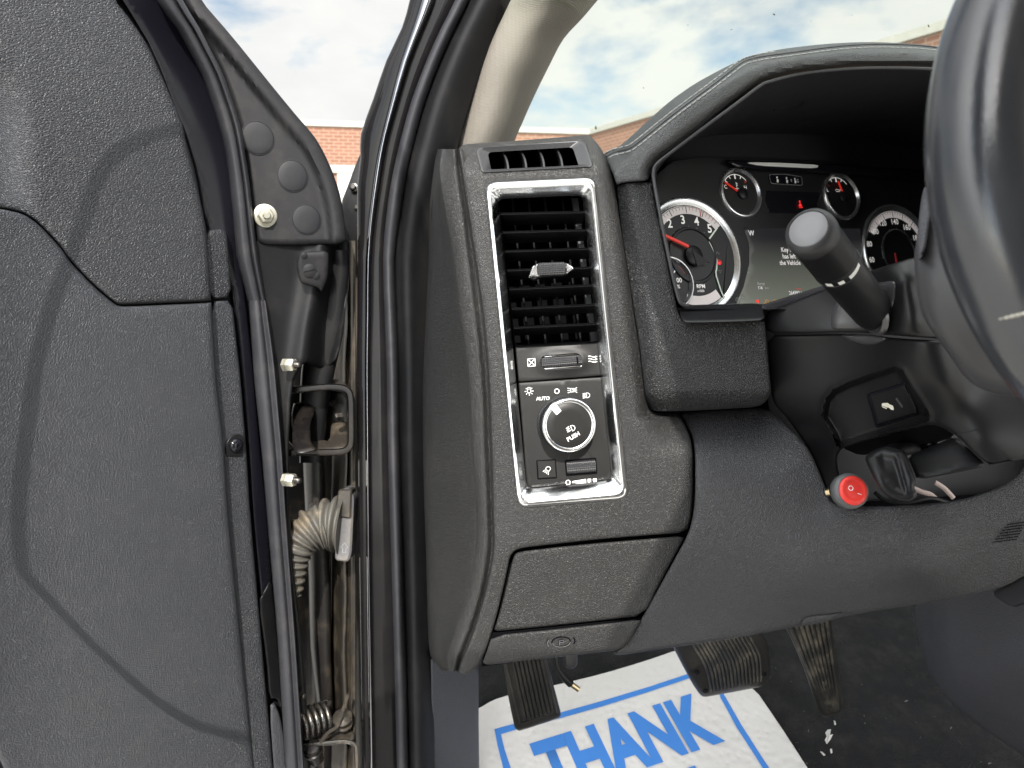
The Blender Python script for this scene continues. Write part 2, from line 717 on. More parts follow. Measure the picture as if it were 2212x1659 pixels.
# ------------------------------------------------------------------ materials
def mat(name, col, rough=0.5, metal=0.0, kind=None, scale=300.0, strength=0.3, dist=0.0006, var=0.15, rvar=0.08,
        dust=0.0, spec=0.4, stretch=(1, 1, 1), dust_col=(0.32, 0.25, 0.17), coat=0.0, emit=None, estr=0.0, dscale=9.0):
    m = bpy.data.materials.new(name)
    m.use_nodes = True
    t = m.node_tree
    nd, ln = t.nodes.new, t.links.new
    b = t.nodes['Principled BSDF']
    b.inputs['Metallic'].default_value = metal
    b.inputs['Specular IOR Level'].default_value = spec
    if coat:
        b.inputs['Coat Weight'].default_value = coat
        b.inputs['Coat Roughness'].default_value = 0.06
    c = nd('ShaderNodeTexCoord')
    # slow unevenness of colour and gloss
    n1 = nd('ShaderNodeTexNoise'); n1.inputs['Scale'].default_value = dscale; n1.inputs['Detail'].default_value = 6
    n1.inputs['Roughness'].default_value = 0.62
    ln(c.outputs['Object'], n1.inputs['Vector'])
    hs = nd('ShaderNodeMix'); hs.data_type = 'RGBA'
    hs.inputs[6].default_value = (*[x * (1 - var) for x in col], 1)
    hs.inputs[7].default_value = (*[min(1, x * (1 + var)) for x in col], 1)
    ln(n1.outputs['Fac'], hs.inputs[0])
    colo = hs.outputs[2]
    mr = nd('ShaderNodeMapRange')
    mr.inputs[1].default_value = 0.3; mr.inputs[2].default_value = 0.7
    mr.inputs[3].default_value = max(0.02, rough - rvar); mr.inputs[4].default_value = min(1, rough + rvar)
    ln(n1.outputs['Fac'], mr.inputs[0])
    ro = mr.outputs[0]
    if dust:
        n2 = nd('ShaderNodeTexNoise'); n2.inputs['Scale'].default_value = 22; n2.inputs['Detail'].default_value = 9
        n2.inputs['Roughness'].default_value = 0.75
        ln(c.outputs['Object'], n2.inputs['Vector'])
        r2 = nd('ShaderNodeMapRange')
        r2.inputs[1].default_value = 0.48; r2.inputs[2].default_value = 0.72
        r2.inputs[3].default_value = 0.0; r2.inputs[4].default_value = dust
        ln(n2.outputs['Fac'], r2.inputs[0])
        dm_ = nd('ShaderNodeMix'); dm_.data_type = 'RGBA'
        ln(r2.outputs[0], dm_.inputs[0]); ln(colo, dm_.inputs[6]); dm_.inputs[7].default_value = (*dust_col, 1)
        colo = dm_.outputs[2]
        rd = nd('ShaderNodeMix'); rd.data_type = 'FLOAT'
        ln(r2.outputs[0], rd.inputs[0]); ln(ro, rd.inputs[2]); rd.inputs[3].default_value = 0.8
        ro = rd.outputs[0]
    if kind is not None:
        mpn = nd('ShaderNodeMapping'); mpn.inputs['Scale'].default_value = stretch
        ln(c.outputs['Object'], mpn.inputs['Vector'])
        vec = mpn.outputs[0]
        bp = nd('ShaderNodeBump'); bp.inputs['Strength'].default_value = strength; bp.inputs['Distance'].default_value = dist
        if kind == 'leather':
            dn = nd('ShaderNodeTexNoise'); dn.inputs['Scale'].default_value = scale * 0.35; dn.inputs['Detail'].default_value = 3
            ln(vec, dn.inputs['Vector'])
            ad = nd('ShaderNodeMix'); ad.data_type = 'VECTOR'; ad.inputs[0].default_value = 1.5 / scale
            sc_ = nd('ShaderNodeVectorMath'); sc_.operation = 'SCALE'; sc_.inputs[3].default_value = 1.6 / scale
            ln(dn.outputs['Color'], sc_.inputs[0])
            av = nd('ShaderNodeVectorMath'); av.operation = 'ADD'
            ln(vec, av.inputs[0]); ln(sc_.outputs[0], av.inputs[1])
            vo = nd('ShaderNodeTexVoronoi'); vo.feature = 'DISTANCE_TO_EDGE'; vo.inputs['Scale'].default_value = scale
            ln(av.outputs[0], vo.inputs['Vector'])
            rr = nd('ShaderNodeMapRange'); rr.interpolation_type = 'SMOOTHSTEP'
            rr.inputs[1].default_value = 0.0; rr.inputs[2].default_value = 0.28
            ln(vo.outputs['Distance'], rr.inputs[0])
            fn_ = nd('ShaderNodeTexNoise'); fn_.inputs['Scale'].default_value = scale * 1.7; fn_.inputs['Detail'].default_value = 3
            ln(vec, fn_.inputs['Vector'])
            sm = nd('ShaderNodeMath'); sm.operation = 'MULTIPLY_ADD'; sm.inputs[1].default_value = 0.6
            ln(fn_.outputs['Fac'], sm.inputs[0]); ln(rr.outputs[0], sm.inputs[2])
            ln(sm.outputs[0], bp.inputs['Height'])
        elif kind == 'grain':
            g = nd('ShaderNodeTexNoise'); g.inputs['Scale'].default_value = scale; g.inputs['Detail'].default_value = 4
            g.inputs['Roughness'].default_value = 0.6
            ln(vec, g.inputs['Vector']); ln(g.outputs['Fac'], bp.inputs['Height'])
        elif kind == 'weave':
            w1 = nd('ShaderNodeTexWave'); w1.bands_direction = 'X'; w1.inputs['Scale'].default_value = scale
            w2 = nd('ShaderNodeTexWave'); w2.bands_direction = 'Z'; w2.inputs['Scale'].default_value = scale
            for q in (w1, w2):
                q.inputs['Distortion'].default_value = 0.6
                q.inputs['Detail Scale'].default_value = 4
                ln(vec, q.inputs['Vector'])
            mm = nd('ShaderNodeMath'); mm.operation = 'MULTIPLY'
            ln(w1.outputs['Fac'], mm.inputs[0]); ln(w2.outputs['Fac'], mm.inputs[1])
            ln(mm.outputs[0], bp.inputs['Height'])
            wc = nd('ShaderNodeMix'); wc.data_type = 'RGBA'; wc.blend_type = 'MULTIPLY'
            r3 = nd('ShaderNodeMapRange'); r3.inputs[3].default_value = 0.72; r3.inputs[4].default_value = 1.1
            ln(mm.outputs[0], r3.inputs[0])
            wc.inputs[0].default_value = 1.0
            ln(colo, wc.inputs[6]); ln(r3.outputs[0], wc.inputs[7])
            colo = wc.outputs[2]
        elif kind == 'brushed':
            g = nd('ShaderNodeTexNoise'); g.inputs['Scale'].default_value = scale; g.inputs['Detail'].default_value = 8
            g.inputs['Roughness'].default_value = 0.8
            ln(vec, g.inputs['Vector']); ln(g.outputs['Fac'], bp.inputs['Height'])
        elif kind == 'cells':
            vo = nd('ShaderNodeTexVoronoi'); vo.feature = 'SMOOTH_F1'; vo.inputs['Scale'].default_value = scale
            ln(vec, vo.inputs['Vector']); ln(vo.outputs['Distance'], bp.inputs['Height'])
        ln(bp.outputs[0], b.inputs['Normal'])
    ln(colo, b.inputs['Base Color'])
    ln(ro, b.inputs['Roughness'])
    if emit is not None:
        b.inputs['Emission Color'].default_value = (*emit, 1)
        b.inputs['Emission Strength'].default_value = estr
    return m


M = {}
M['door'] = mat('door_vinyl', (0.028, 0.030, 0.035), 0.42, spec=.48, kind='leather', scale=600, strength=0.85, dist=0.00062, stretch=(0.7, 0.7, 1.3), var=0.12, dust=0.05, dust_col=(0.16,0.155,0.15))
M['door_upper'] = mat('door_vinyl_upper', (0.024, 0.025, 0.029), 0.40, spec=.48, kind='leather', scale=520, strength=0.85, dist=0.00078, stretch=(0.65, 0.65, 1.35), var=0.12)
M['dash'] = mat('dash_vinyl', (0.0205, 0.0198, 0.0192), 0.36, spec=.5, kind='leather', scale=720, strength=0.9, dist=0.0005, var=0.12, dust=0.04, dust_col=(0.16,0.155,0.15))
M['block'] = mat('soft_vinyl', (0.016, 0.016, 0.017), 0.32, spec=.55, kind='leather', scale=540, strength=1.0, dist=0.0009, var=0.1)
M['knee'] = mat('knee_vinyl', (0.030, 0.030, 0.033), 0.38, spec=.55, kind='leather', scale=600, strength=0.9, dist=0.0005, var=0.1)
M['hood'] = mat('hood_leather', (0.046, 0.048, 0.048), 0.38, spec=.55, kind='leather', scale=560, strength=0.6, dist=0.0005, var=0.1)
M['plastic'] = mat('satin_plastic', (0.010, 0.010, 0.011), 0.36, spec=.24, kind='grain', scale=1500, strength=0.25, dist=0.0003, var=0.1)
M['plastic_mid'] = mat('grey_plastic', (0.028, 0.028, 0.030), 0.42, kind='grain', scale=1300, strength=0.3, dist=0.0003)
M['kick'] = mat('kick_plastic', (0.055, 0.057, 0.065), 0.45, kind='leather', scale=380, strength=0.5, dist=0.0007)
M['panel'] = mat('switch_plastic', (0.014, 0.0136, 0.0132), 0.42, spec=.3, kind='grain', scale=1400, strength=0.3, dist=0.0003)
M['dark'] = mat('dark_plastic', (0.006, 0.006, 0.008), 0.6, spec=0.15)
M['lining'] = mat('hood_lining', (0.024, 0.023, 0.027), 0.5, spec=.35)
M['black'] = mat('cavity_black', (0.004, 0.004, 0.005), 0.9, spec=.04)
M['vane'] = mat('vane_plastic', (0.012, 0.012, 0.012), 0.7, spec=.08)
M['gloss'] = mat('gloss_black', (0.008, 0.008, 0.011), 0.10, rvar=0.04)
M['frame_black'] = mat('frame_black_paint', (0.006, 0.006, 0.009), 0.22, rvar=0.05, spec=0.3)
M['paint'] = mat('black_paint', (0.008, 0.0075, 0.008), 0.14, rvar=0.06, spec=0.13, coat=0.05, dust=0.06, dust_col=(0.08, 0.065, 0.05))
M['boot_grey'] = mat('stalk_boot_plastic', (0.045, 0.045, 0.047), 0.30, spec=.6)
M['paint_highlight'] = mat('pillar_highlight', (0.26, 0.26, 0.28), 0.10, rvar=0.04, metal=1.0)  # bright metal stands in for the sky's reflection on the black paint
M['paint_dirty'] = mat('dirty_paint', (0.010, 0.009, 0.009), 0.35, dust=0.35, dust_col=(0.16, 0.12, 0.08))
M['tan_dirt'] = mat('dust_coated_metal', (0.035, 0.03, 0.025), 0.35, dust=0.38, dust_col=(0.26, 0.21, 0.14), metal=0.2)
M['rubber'] = mat('rubber', (0.010, 0.010, 0.011), 0.55, spec=0.17, kind='grain', scale=900, strength=0.2, dist=0.0003, dust=0.10, dust_col=(0.10, 0.09, 0.08))
M['seal'] = mat('door_seal_rubber', (0.026, 0.026, 0.030), 0.45, spec=.26, kind='grain', scale=700, strength=0.25, dist=0.0003, dust=0.18, dust_col=(0.13, 0.12, 0.11))
M['sail'] = mat('mirror_cover_plastic', (0.010, 0.0098, 0.011), 0.50, spec=0.16, kind='grain', scale=900, strength=0.2, dist=0.0003, dust=0.16, dust_col=(0.10, 0.09, 0.08))
M['plug'] = mat('plug_plastic', (0.006, 0.006, 0.008), 0.5, spec=0.22, dust=0.12, dust_col=(0.08, 0.075, 0.07))
M['shut'] = mat('shut_face_paint', (0.006, 0.006, 0.007), 0.42, spec=0.25, dust=0.08, dust_col=(0.09, 0.08, 0.065))
M['chrome'] = mat('scratched_chrome', (0.90, 0.91, 0.92), 0.16, metal=1.0, kind='brushed', scale=260, strength=0.06, dist=0.0004, stretch=(6, 1, 1), var=0.04, rvar=0.06)
M['silver'] = mat('silver_trim', (0.62, 0.63, 0.64), 0.22, metal=1.0, var=0.05)
M['zinc'] = mat('zinc_nut', (0.62, 0.60, 0.50), 0.35, metal=0.85, dust=0.3, dust_col=(0.35, 0.32, 0.24))
M['steel'] = mat('dirty_steel', (0.10, 0.095, 0.09), 0.28, metal=0.9, dust=0.6, dust_col=(0.30, 0.24, 0.16))
M['hinge'] = mat('hinge_black_paint', (0.007, 0.006, 0.006), 0.28, spec=.2, dust=0.15, dust_col=(0.16, 0.13, 0.09))
M['boot'] = mat('boot_rubber', (0.085, 0.08, 0.07), 0.5, dust=0.85, dust_col=(0.27, 0.21, 0.13), dscale=14)
M['boot_collar'] = mat('boot_collar_plastic', (0.10, 0.10, 0.105), 0.42, dust=0.4, dust_col=(0.36, 0.29, 0.19))
M['fabric'] = mat('beige_pillar_fabric', (0.30, 0.275, 0.24), 0.85, kind='weave', scale=210, strength=0.5, dist=0.0007, var=0.05, spec=0.2)
M['headliner'] = mat('beige_headliner', (0.45, 0.40, 0.34), 0.9, kind='grain', scale=600, strength=0.2)
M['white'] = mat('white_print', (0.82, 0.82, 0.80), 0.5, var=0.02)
M['dial_white'] = mat('glowing_numerals', (0.75, 0.74, 0.72), 0.5, var=0.02, emit=(1, .97, .93), estr=0.16)  # weak emission added so the numerals read brighter
M['grey_print'] = mat('grey_print', (0.28, 0.28, 0.28), 0.5, var=0.02)
M['red_print'] = mat('red_print', (0.42, 0.03, 0.03), 0.5, var=0.02)
M['needle'] = mat('red_needle', (0.70, 0.03, 0.02), 0.4, emit=(1.0, 0.06, 0.03), estr=0.12)
M['lamp_red'] = mat('red_warning_lamp', (0.5, 0.02, 0.02), 0.4, emit=(1.0, 0.03, 0.03), estr=0.45)
M['lamp_amber'] = mat('amber_warning_lamp', (0.4, 0.2, 0.05), 0.4, emit=(1.0, 0.45, 0.08), estr=0.12)
M['lcd_text'] = mat('screen_letters', (0.5, 0.5, 0.5), 0.5, emit=(1.0, 0.93, 0.93), estr=0.22)
M['lcd_dim'] = mat('screen_letters_dim', (0.2, 0.2, 0.2), 0.5, emit=(1.0, 0.95, 0.95), estr=0.07)
M['pale_green'] = mat('pale_green_divider', (0.72, 0.80, 0.70), 0.3, var=0.03)
M['blue_print'] = mat('blue_print', (0.10, 0.22, 0.65), 0.4)
M['dial'] = mat('dial_black', (0.010, 0.010, 0.011), 0.45)
M['dial_band'] = mat('dial_band', (0.62, 0.57, 0.55), 0.4, var=0.04, emit=(1, .92, .9), estr=0.10)
M['ring'] = mat('gauge_ring', (0.60, 0.61, 0.62), 0.26, metal=0.9, var=0.06)
M['wheel'] = mat('worn_wheel_leather', (0.030, 0.033, 0.039), 0.20, spec=.75, kind='leather', scale=800, strength=0.10, dist=0.0002, var=0.3, rvar=0.10, dscale=16)
M['wheel_plastic'] = mat('wheel_plastic', (0.045, 0.045, 0.048), 0.40, kind='grain', scale=1000, strength=0.15, dist=0.0003)
M['thread'] = mat('pale_thread', (0.50, 0.48, 0.42), 0.8, kind='grain', scale=2500, strength=0.3)
M['dark_thread'] = mat('grey_thread', (0.30, 0.30, 0.29), 0.8)
M['pedal'] = mat('pedal_rubber', (0.020, 0.019, 0.018), 0.36, spec=.6, dust=0.2, dust_col=(0.16, 0.14, 0.11))
M['pedal_dirty'] = mat('dusty_pedal_rubber', (0.026, 0.025, 0.023), 0.4, spec=.6, dust=0.75, dust_col=(0.24, 0.205, 0.155))
M['carpet'] = mat('floor_carpet', (0.032, 0.032, 0.034), 0.95, kind='grain', scale=420, strength=1.0, dist=0.010, dust=0.5, dust_col=(0.085, 0.08, 0.075), spec=0.1, var=0.5, dscale=30)
M['console'] = mat('console_plastic', (0.058, 0.059, 0.067), 0.5, kind='leather', scale=330, strength=0.45, dist=0.0008)
M['paper'] = mat('mat_paper', (0.66, 0.635, 0.62), 0.85, kind='cells', scale=95, strength=0.8, dist=0.0032, var=0.03, spec=0.2)
M['paper_blue'] = mat('mat_blue_ink', (0.06, 0.22, 0.62), 0.8, var=0.12, spec=0.2)
M['red_rubber'] = mat('red_rocker', (0.70, 0.045, 0.035), 0.30, kind='grain', scale=1600, strength=0.25, dist=0.0003, var=0.12)
M['grey_rubber'] = mat('switch_boot_rubber', (0.085, 0.088, 0.090), 0.35, var=0.2)
M['brass'] = mat('brass_terminal', (0.62, 0.50, 0.30), 0.3, metal=1.0)
M['wire'] = mat('pink_wire_cover', (0.42, 0.33, 0.30), 0.5)
M['icon_cream'] = mat('cream_print', (0.80, 0.78, 0.66), 0.5, var=0.02)
M['concrete'] = mat('pale_coping', (0.30, 0.30, 0.27), 0.8)
M['garage'] = mat('white_painted_door', (0.36, 0.35, 0.32), 0.6)
M['seat'] = mat('sun_blocker_cloth', (0.42, 0.40, 0.37), 0.9, spec=0.2)
M['cap'] = mat('stalk_cap_plastic', (0.17, 0.17, 0.175), 0.30)
M['asphalt'] = mat('pale_concrete', (0.33, 0.32, 0.30), 0.9, kind='grain', scale=60, strength=0.4, dscale=0.6)
M['bug'] = mat('bug_speck', (0.05, 0.045, 0.03), 0.8)

def brick_mat():
    m = bpy.data.materials.new('brick_wall')
    m.use_nodes = True
    t = m.node_tree
    b = t.nodes['Principled BSDF']
    b.inputs['Roughness'].default_value = 0.9
    uvn = t.nodes.new('ShaderNodeUVMap')
    br = t.nodes.new('ShaderNodeTexBrick')
    br.inputs['Color1'].default_value = (0.15, 0.066, 0.040, 1)
    br.inputs['Color2'].default_value = (0.185, 0.085, 0.052, 1)
    br.inputs['Mortar'].default_value = (0.24, 0.17, 0.125, 1)
    br.inputs['Scale'].default_value = 1.0
    br.inputs['Mortar Size'].default_value = 0.012
    br.inputs['Brick Width'].default_value = 0.25
    br.inputs['Row Height'].default_value = 0.09
    t.links.new(uvn.outputs[0], br.inputs['Vector'])
    t.links.new(br.outputs['Color'], b.inputs['Base Color'])
    return m
M['brick'] = brick_mat()

def glass_mat():
    m = bpy.data.materials.new('windshield_glass')
    m.use_nodes = True
    t = m.node_tree
    t.nodes.clear()
    o = t.nodes.new('ShaderNodeOutputMaterial')
    tr = t.nodes.new('ShaderNodeBsdfTransparent'); tr.inputs[0].default_value = (0.93, 0.97, 0.92, 1)
    gl = t.nodes.new('ShaderNodeBsdfGlossy'); gl.inputs['Roughness'].default_value = 0.02
    mxs = t.nodes.new('ShaderNodeMixShader'); mxs.inputs[0].default_value = 0.035
    t.links.new(tr.outputs[0], mxs.inputs[1]); t.links.new(gl.outputs[0], mxs.inputs[2])
    t.links.new(mxs.outputs[0], o.inputs[0])
    return m
M['glass'] = glass_mat()

def screen_mat():
    m = bpy.data.materials.new('lit_display')
    m.use_nodes = True
    t = m.node_tree
    b = t.nodes['Principled BSDF']
    b.inputs['Base Color'].default_value = (0.012, 0.012, 0.012, 1)
    b.inputs['Roughness'].default_value = 0.25
    c = t.nodes.new('ShaderNodeTexCoord')
    sx = t.nodes.new('ShaderNodeSeparateXYZ')
    t.links.new(c.outputs['Generated'], sx.inputs[0])
    r = t.nodes.new('ShaderNodeValToRGB')
    e = r.color_ramp.elements
    e[0].position = 0.0; e[0].color = (0.150, 0.160, 0.128, 1)
    e[1].position = 0.85; e[1].color = (0.010, 0.010, 0.012, 1)
    t.links.new(sx.outputs['Z'], r.inputs[0])
    t.links.new(r.outputs[0], b.inputs['Emission Color'])
    b.inputs['Emission Strength'].default_value = 0.5
    return m
M['screen'] = screen_mat()

# ================================================================== outside the truck
gm = bpy.data.meshes.new('ground')
gm.from_pydata([(-250, -250, 0), (250, -250, 0), (250, 250, 0), (-250, 250, 0)], [], [(0, 1, 2, 3)])
gm.materials.append(M['asphalt'])
ground = bpy.data.objects.new('ground', gm)
COL.objects.link(ground)
ground['kind'] = 'structure'


def wall_box(name, a, b, z0, z1, th, m, parent, out=0.0):
    """upright slab from a to b; its visible face stands 'out' metres proud of the line"""
    a, b = Vector((a[0], a[1], 0)), Vector((b[0], b[1], 0))
    d = (b - a).normalized()
    n = Vector((d.y, -d.x, 0))
    if n.y > 0: n = -n
    vs, uv = [], []
    for q in (a, b):
        for off in (out, -th):
            for z in (z0, z1):
                p = q + n * off
                vs.append((p.x, p.y, z))
    fs = [(0, 4, 5, 1), (2, 3, 7, 6), (0, 1, 3, 2), (4, 6, 7, 5), (1, 5, 7, 3), (0, 2, 6, 4)]
    o = obj(name, vs, fs, m, parent, smooth=False)
    ul = o.data.uv_layers.new(name='UVMap')
    org = base_of(parent)
    for poly in o.data.polygons:
        for li in poly.loop_indices:
            p = o.data.vertices[o.data.loops[li].vertex_index].co + org
            ul.data[li].uv = ((p - a).dot(d), p.z)
    return o


ROOF = CAM.z + 3.2
ca = on_z(600, 270, ROOF)
cb = on_z(1276, 291, ROOF)
cc = on_z(2060, 60, ROOF)
cdv = cc + (cc - cb) * 0.35
ca2 = ca + (ca - cb) * 0.6
bld = thing('brick_building', 'low red brick building with a pale coping seen over the dashboard', 'building', Vector(((ca.x + cb.x) / 2, (ca.y + cb.y) / 2, 0)))
bot = {}
wall_box('wall', ca2.xy, cb.xy, 0, ROOF, 0.4, M['brick'], bld)
wall_box('wall', cb.xy, cdv.xy, 0, ROOF, 0.4, M['brick'], bld)
wall_box('coping', ca2.xy, cb.xy, ROOF + .002, ROOF + .14, 0.5, M['concrete'], bld, out=0.06)
wall_box('coping', cb.xy, cdv.xy, ROOF + .002, ROOF + .14, 0.5, M['concrete'], bld, out=0.06)
g0 = ca + (cb - ca) * 0.172
g1 = ca + (cb - ca) * 0.52
wall_box('garage_door', g0.xy, g1.xy, 0.0, ROOF - 1.18, 0.05, M['garage'], bld, out=0.05)
wall_box('lintel', (g0 - (cb - ca) * 0.06).xy, (g1 + (cb - ca) * 0.04).xy, ROOF - 1.18, ROOF - 0.98, 0.05, M['concrete'], bld, out=0.08)

# ================================================================== cab shell: roof, windshield, pillars
def vbox(name, lo, hi, m, parent):
    x0, y0, z0 = lo; x1, y1, z1 = hi
    vs = [(x, y, z) for x in (x0, x1) for y in (y0, y1) for z in (z0, z1)]
    fs = [(0, 1, 3, 2), (4, 6, 7, 5), (0, 4, 5, 1), (2, 3, 7, 6), (0, 2, 6, 4), (1, 5, 7, 3)]
    return obj(name, vs, fs, m, parent, smooth=False)


roof = thing('cab_roof', 'beige lined cab roof above the dashboard, over the photographer', 'roof', Vector((0.6, 0.1, 1.96)))
def slab(name, pts, z0, z1, m, parent):
    n = len(pts)
    vs = [(p[0], p[1], z0) for p in pts] + [(p[0], p[1], z1) for p in pts]
    fs = [tuple(range(n - 1, -1, -1)), tuple(range(n, 2 * n))] + [(i, (i + 1) % n, n + (i + 1) % n, n + i) for i in range(n)]
    return obj(name, vs, fs, m, parent, smooth=False)


def sunward(p, z):
    return p + SUN_DIR * ((z - p.z) / SUN_DIR.z)


sh_ = [sunward(W(u, v, d), 1.96) for u, v, d in [(1384, 560, .69), (1480, 960, .70), (1484, 1140, .69), (1345, 1400, .71)]]  # roof edge traced back along the sun to set the dashboard's shadow line
a_, z_ = sh_[0] + (sh_[0] - sh_[1]).normalized() * 1.0, sh_[3] + (sh_[3] - sh_[2]).normalized() * .25
fy = .45
ed_ = [p for p in [a_] + sh_ + [z_]]
if a_.y > fy:
    k_ = (fy - sh_[0].y) / (a_.y - sh_[0].y)
    ed_[0] = sh_[0] + (a_ - sh_[0]) * k_
ed_ = [(p.x, p.y) for p in ed_]
poly_ = ed_ + [(1.5, ed_[-1][1] - .3), (1.5, fy)]
slab('headliner', poly_, 1.955, 1.975, M['headliner'], roof)
slab('roof_skin', poly_, 1.980, 2.0, M['paint'], roof)
# added unseen strip, traced back along the sun to shade the dashboard's side
rl = []
for v, u in [(330, 925), (372, 945), (450, 957), (553, 979), (680, 993), (820, 1009), (986, 1019), (1106, 1029), (1190, 1026), (1273, 1012), (1346, 990), (1420, 968), (1600, 940)]:
    rl.append((W(u, v, .742) + SUN_DIR * .95, W(862, v, .87) + SUN_DIR * .95))
vs = [tuple(p) for ab in rl for p in ab]
vs += [tuple(Vector(p) + SUN_DIR * .02) for p in vs]
n_ = len(rl)
fs = []
for i in range(n_ - 1):
    a, b, c, d = 2 * i, 2 * i + 1, 2 * i + 3, 2 * i + 2
    fs += [(a, b, c, d), (2 * n_ + d, 2 * n_ + c, 2 * n_ + b, 2 * n_ + a), (a, d, 2 * n_ + d, 2 * n_ + a), (c, b, 2 * n_ + b, 2 * n_ + c)]
fs += [(0, 2 * n_, 2 * n_ + 1, 1), (2 * n_ - 2, 2 * n_ - 1, 4 * n_ - 1, 4 * n_ - 2)]
obj('sun_blocker_strip', vs, fs, M['paint'], roof, smooth=False)
# unseen seat added behind the photographer, sized to keep sun off the mat
seat = thing('sun_blocker_seat', 'pale grey seat added out of view behind the photographer to shade the floor mat', 'seat', Vector((.2, -.3, .75)))
def cushion(name, lo, hi, r, m):
    o = vbox(name, lo, hi, m, seat)
    bv = o.modifiers.new('rounding', 'BEVEL'); bv.width = r; bv.segments = 4
    return o
cushion('sun_blocker_backrest', (-.16, -.42, .95), (.85, -.22, 1.93), .06, M['seat'])
cushion('sun_blocker_cushion', (-.30, -.40, .80), (.85, .10, .98), .05, M['seat'])

# windshield between the pillar and the dash, leaning back towards the roof
ws = thing('windshield', 'clear windshield glass between the beige pillar and the leather hood, with a few dead bugs', 'windshield', W(1500, 330, 1.2))
def WS(u, v): return W(u, v, 0.62 + 0.95 * max(0.0, (v + 60) / 420.0) ** 0.9 + 0.0002 * (1500 - u) * 0.2)
rows = []
for v in (-120, -20, 80, 180, 280, 420):
    rows.append([tuple(WS(u, v)) for u in (1080, 1300, 1600, 1900, 2300)])
glass = loft('glass_pane', rows, M['glass'], ws, ku=3, kv=3, world=True)
for i, (u, v, s) in enumerate([(1672, 31, 2.2), (2006, 56, 2.2), (1580, 64, 1.1), (1486, 54, 1.0), (1706, 126, 0.9), (1390, 190, 1.0), (1287, 276, 3.0), (1620, 142, 0.8), (1752, 45, 0.7), (1840, 33, 0.7)]):
    c = WS(u, v)
    fr = Frame(u, v, flat((c - CAM).dot(Vector((0, CP, -SP))) - 0.004))
    lathe('bug_speck', fr.sub(0, 0, 0, random.uniform(0, 180)), [(s * 1.5, 0), (s * 1.0, 0.9), (s * 0.3, 1.2)], M['bug'], ws, n=7, sx=0.55)

# beige fabric pillar trim
pt = thing('pillar_trim', 'beige fabric covered trim curving up beside the windshield', 'pillar trim', W(1040, 320, 0.97))
rows = []
for v, ul, ur, d in [(-70, 1142, 1345, 0.79), (0, 1107, 1285, 0.82), (33, 1091, 1257, 0.832), (77, 1070, 1217, 0.845), (133, 1047, 1187, 0.86), (200, 1022, 1154, 0.88),
                     (277, 995, 1120, 0.90), (330, 974, 1098, 0.915), (370, 958, 1084, 0.925)]:
    wv = ur - ul
    rows.append([(ul - 2, v, d + 0.03), (ul, v, d), (ul + wv * .25, v, d - .016), (ul + wv * .5, v + 2, d - .018), (ul + wv * .74, v + 4, d - .004), (ul + wv * .92, v + 6, d + .022), (ur, v + 7, d + .055), (ur - 2, v + 7, d + .075)])
loft('trim_cover', rows, M['fabric'], pt, ku=4, kv=3)

# body pillar: painted flange, rubber weatherstrip, inner channel
bp_ = thing('body_pillar', 'black painted body pillar with a rubber weatherstrip left of the dashboard', 'door pillar', W(840, 1659, 0.92))
def lin(tab, v):
    t = np.array(tab, float)
    return float(np.interp(v, t[:, 1], t[:, 0]))
edge_l = [(897, -60), (885, 0), (868, 60), (835, 130), (806, 215), (780, 290), (779, 340), (772, 400), (772, 480), (772, 560), (771, 800), (773, 1100), (778, 1400), (783, 1720)]
hi_l = [(925, -60), (912, 0), (893, 60), (868, 130), (845, 215), (826, 290), (813, 350), (803, 420), (797, 480), (791, 560), (789, 800), (791, 1100), (795, 1400), (800, 1720)]
hi_r = [(950, -60), (937, 0), (912, 60), (884, 130), (858, 215), (837, 290), (825, 350), (815, 420), (806, 480), (800, 560), (797, 800), (799, 1100), (803, 1400), (808, 1720)]
bead = [(1008, -60), (990, 0), (940, 100), (897, 213), (867, 320), (844, 433), (834, 553), (838, 690), (843, 820), (845, 1020), (849, 1106), (858, 1400), (866, 1720)]
rub_r = [(1130, -60), (1107, 0), (1070, 77), (1037, 160), (1010, 233), (985, 322), (962, 400), (946, 470), (937, 553), (934, 690), (934, 820), (934, 1100), (937, 1400), (940, 1720)]
rowsE = []
rows = []
for v in (-60, 0, 60, 130, 215, 290, 340, 400, 470, 560, 680, 800, 950, 1100, 1250, 1400, 1560, 1720):
    e, h1, h2, b = (lin(t, v) for t in (edge_l, hi_l, hi_r, bead))
    d = 0.885 + (0.0 if v > 560 else (560 - v) * -0.00009)
    rows.append([(e + 3, v, d + .040), (e, v, d + .014), (e + (h1 - e) * .45, v, d + .004), (h1 - 1, v, d + .003),
                 (h2 + 2, v, d + .004), (h2 + (b - h2) * .55, v, d + .003), (b - 6, v, d + .006), (b + 8, v, d + .012)])
    rowsE.append([(h1 - 2, v, d + .006), (h1 - 1, v, d - .001), (h1 + (h2 - h1) * .3, v, d - .006), (h1 + (h2 - h1) * .7, v, d - .006), (h2 + 1, v, d - .001), (h2 + 2, v, d + .006)])
loft('painted_flange', rows, M['paint'], bp_, ku=3, kv=2, sharp=70)
loft('flange_highlight', rowsE, M['paint_highlight'], bp_, ku=3, kv=2, sharp=80)  # painted highlight running down the black flange
rows, rows2 = [], []
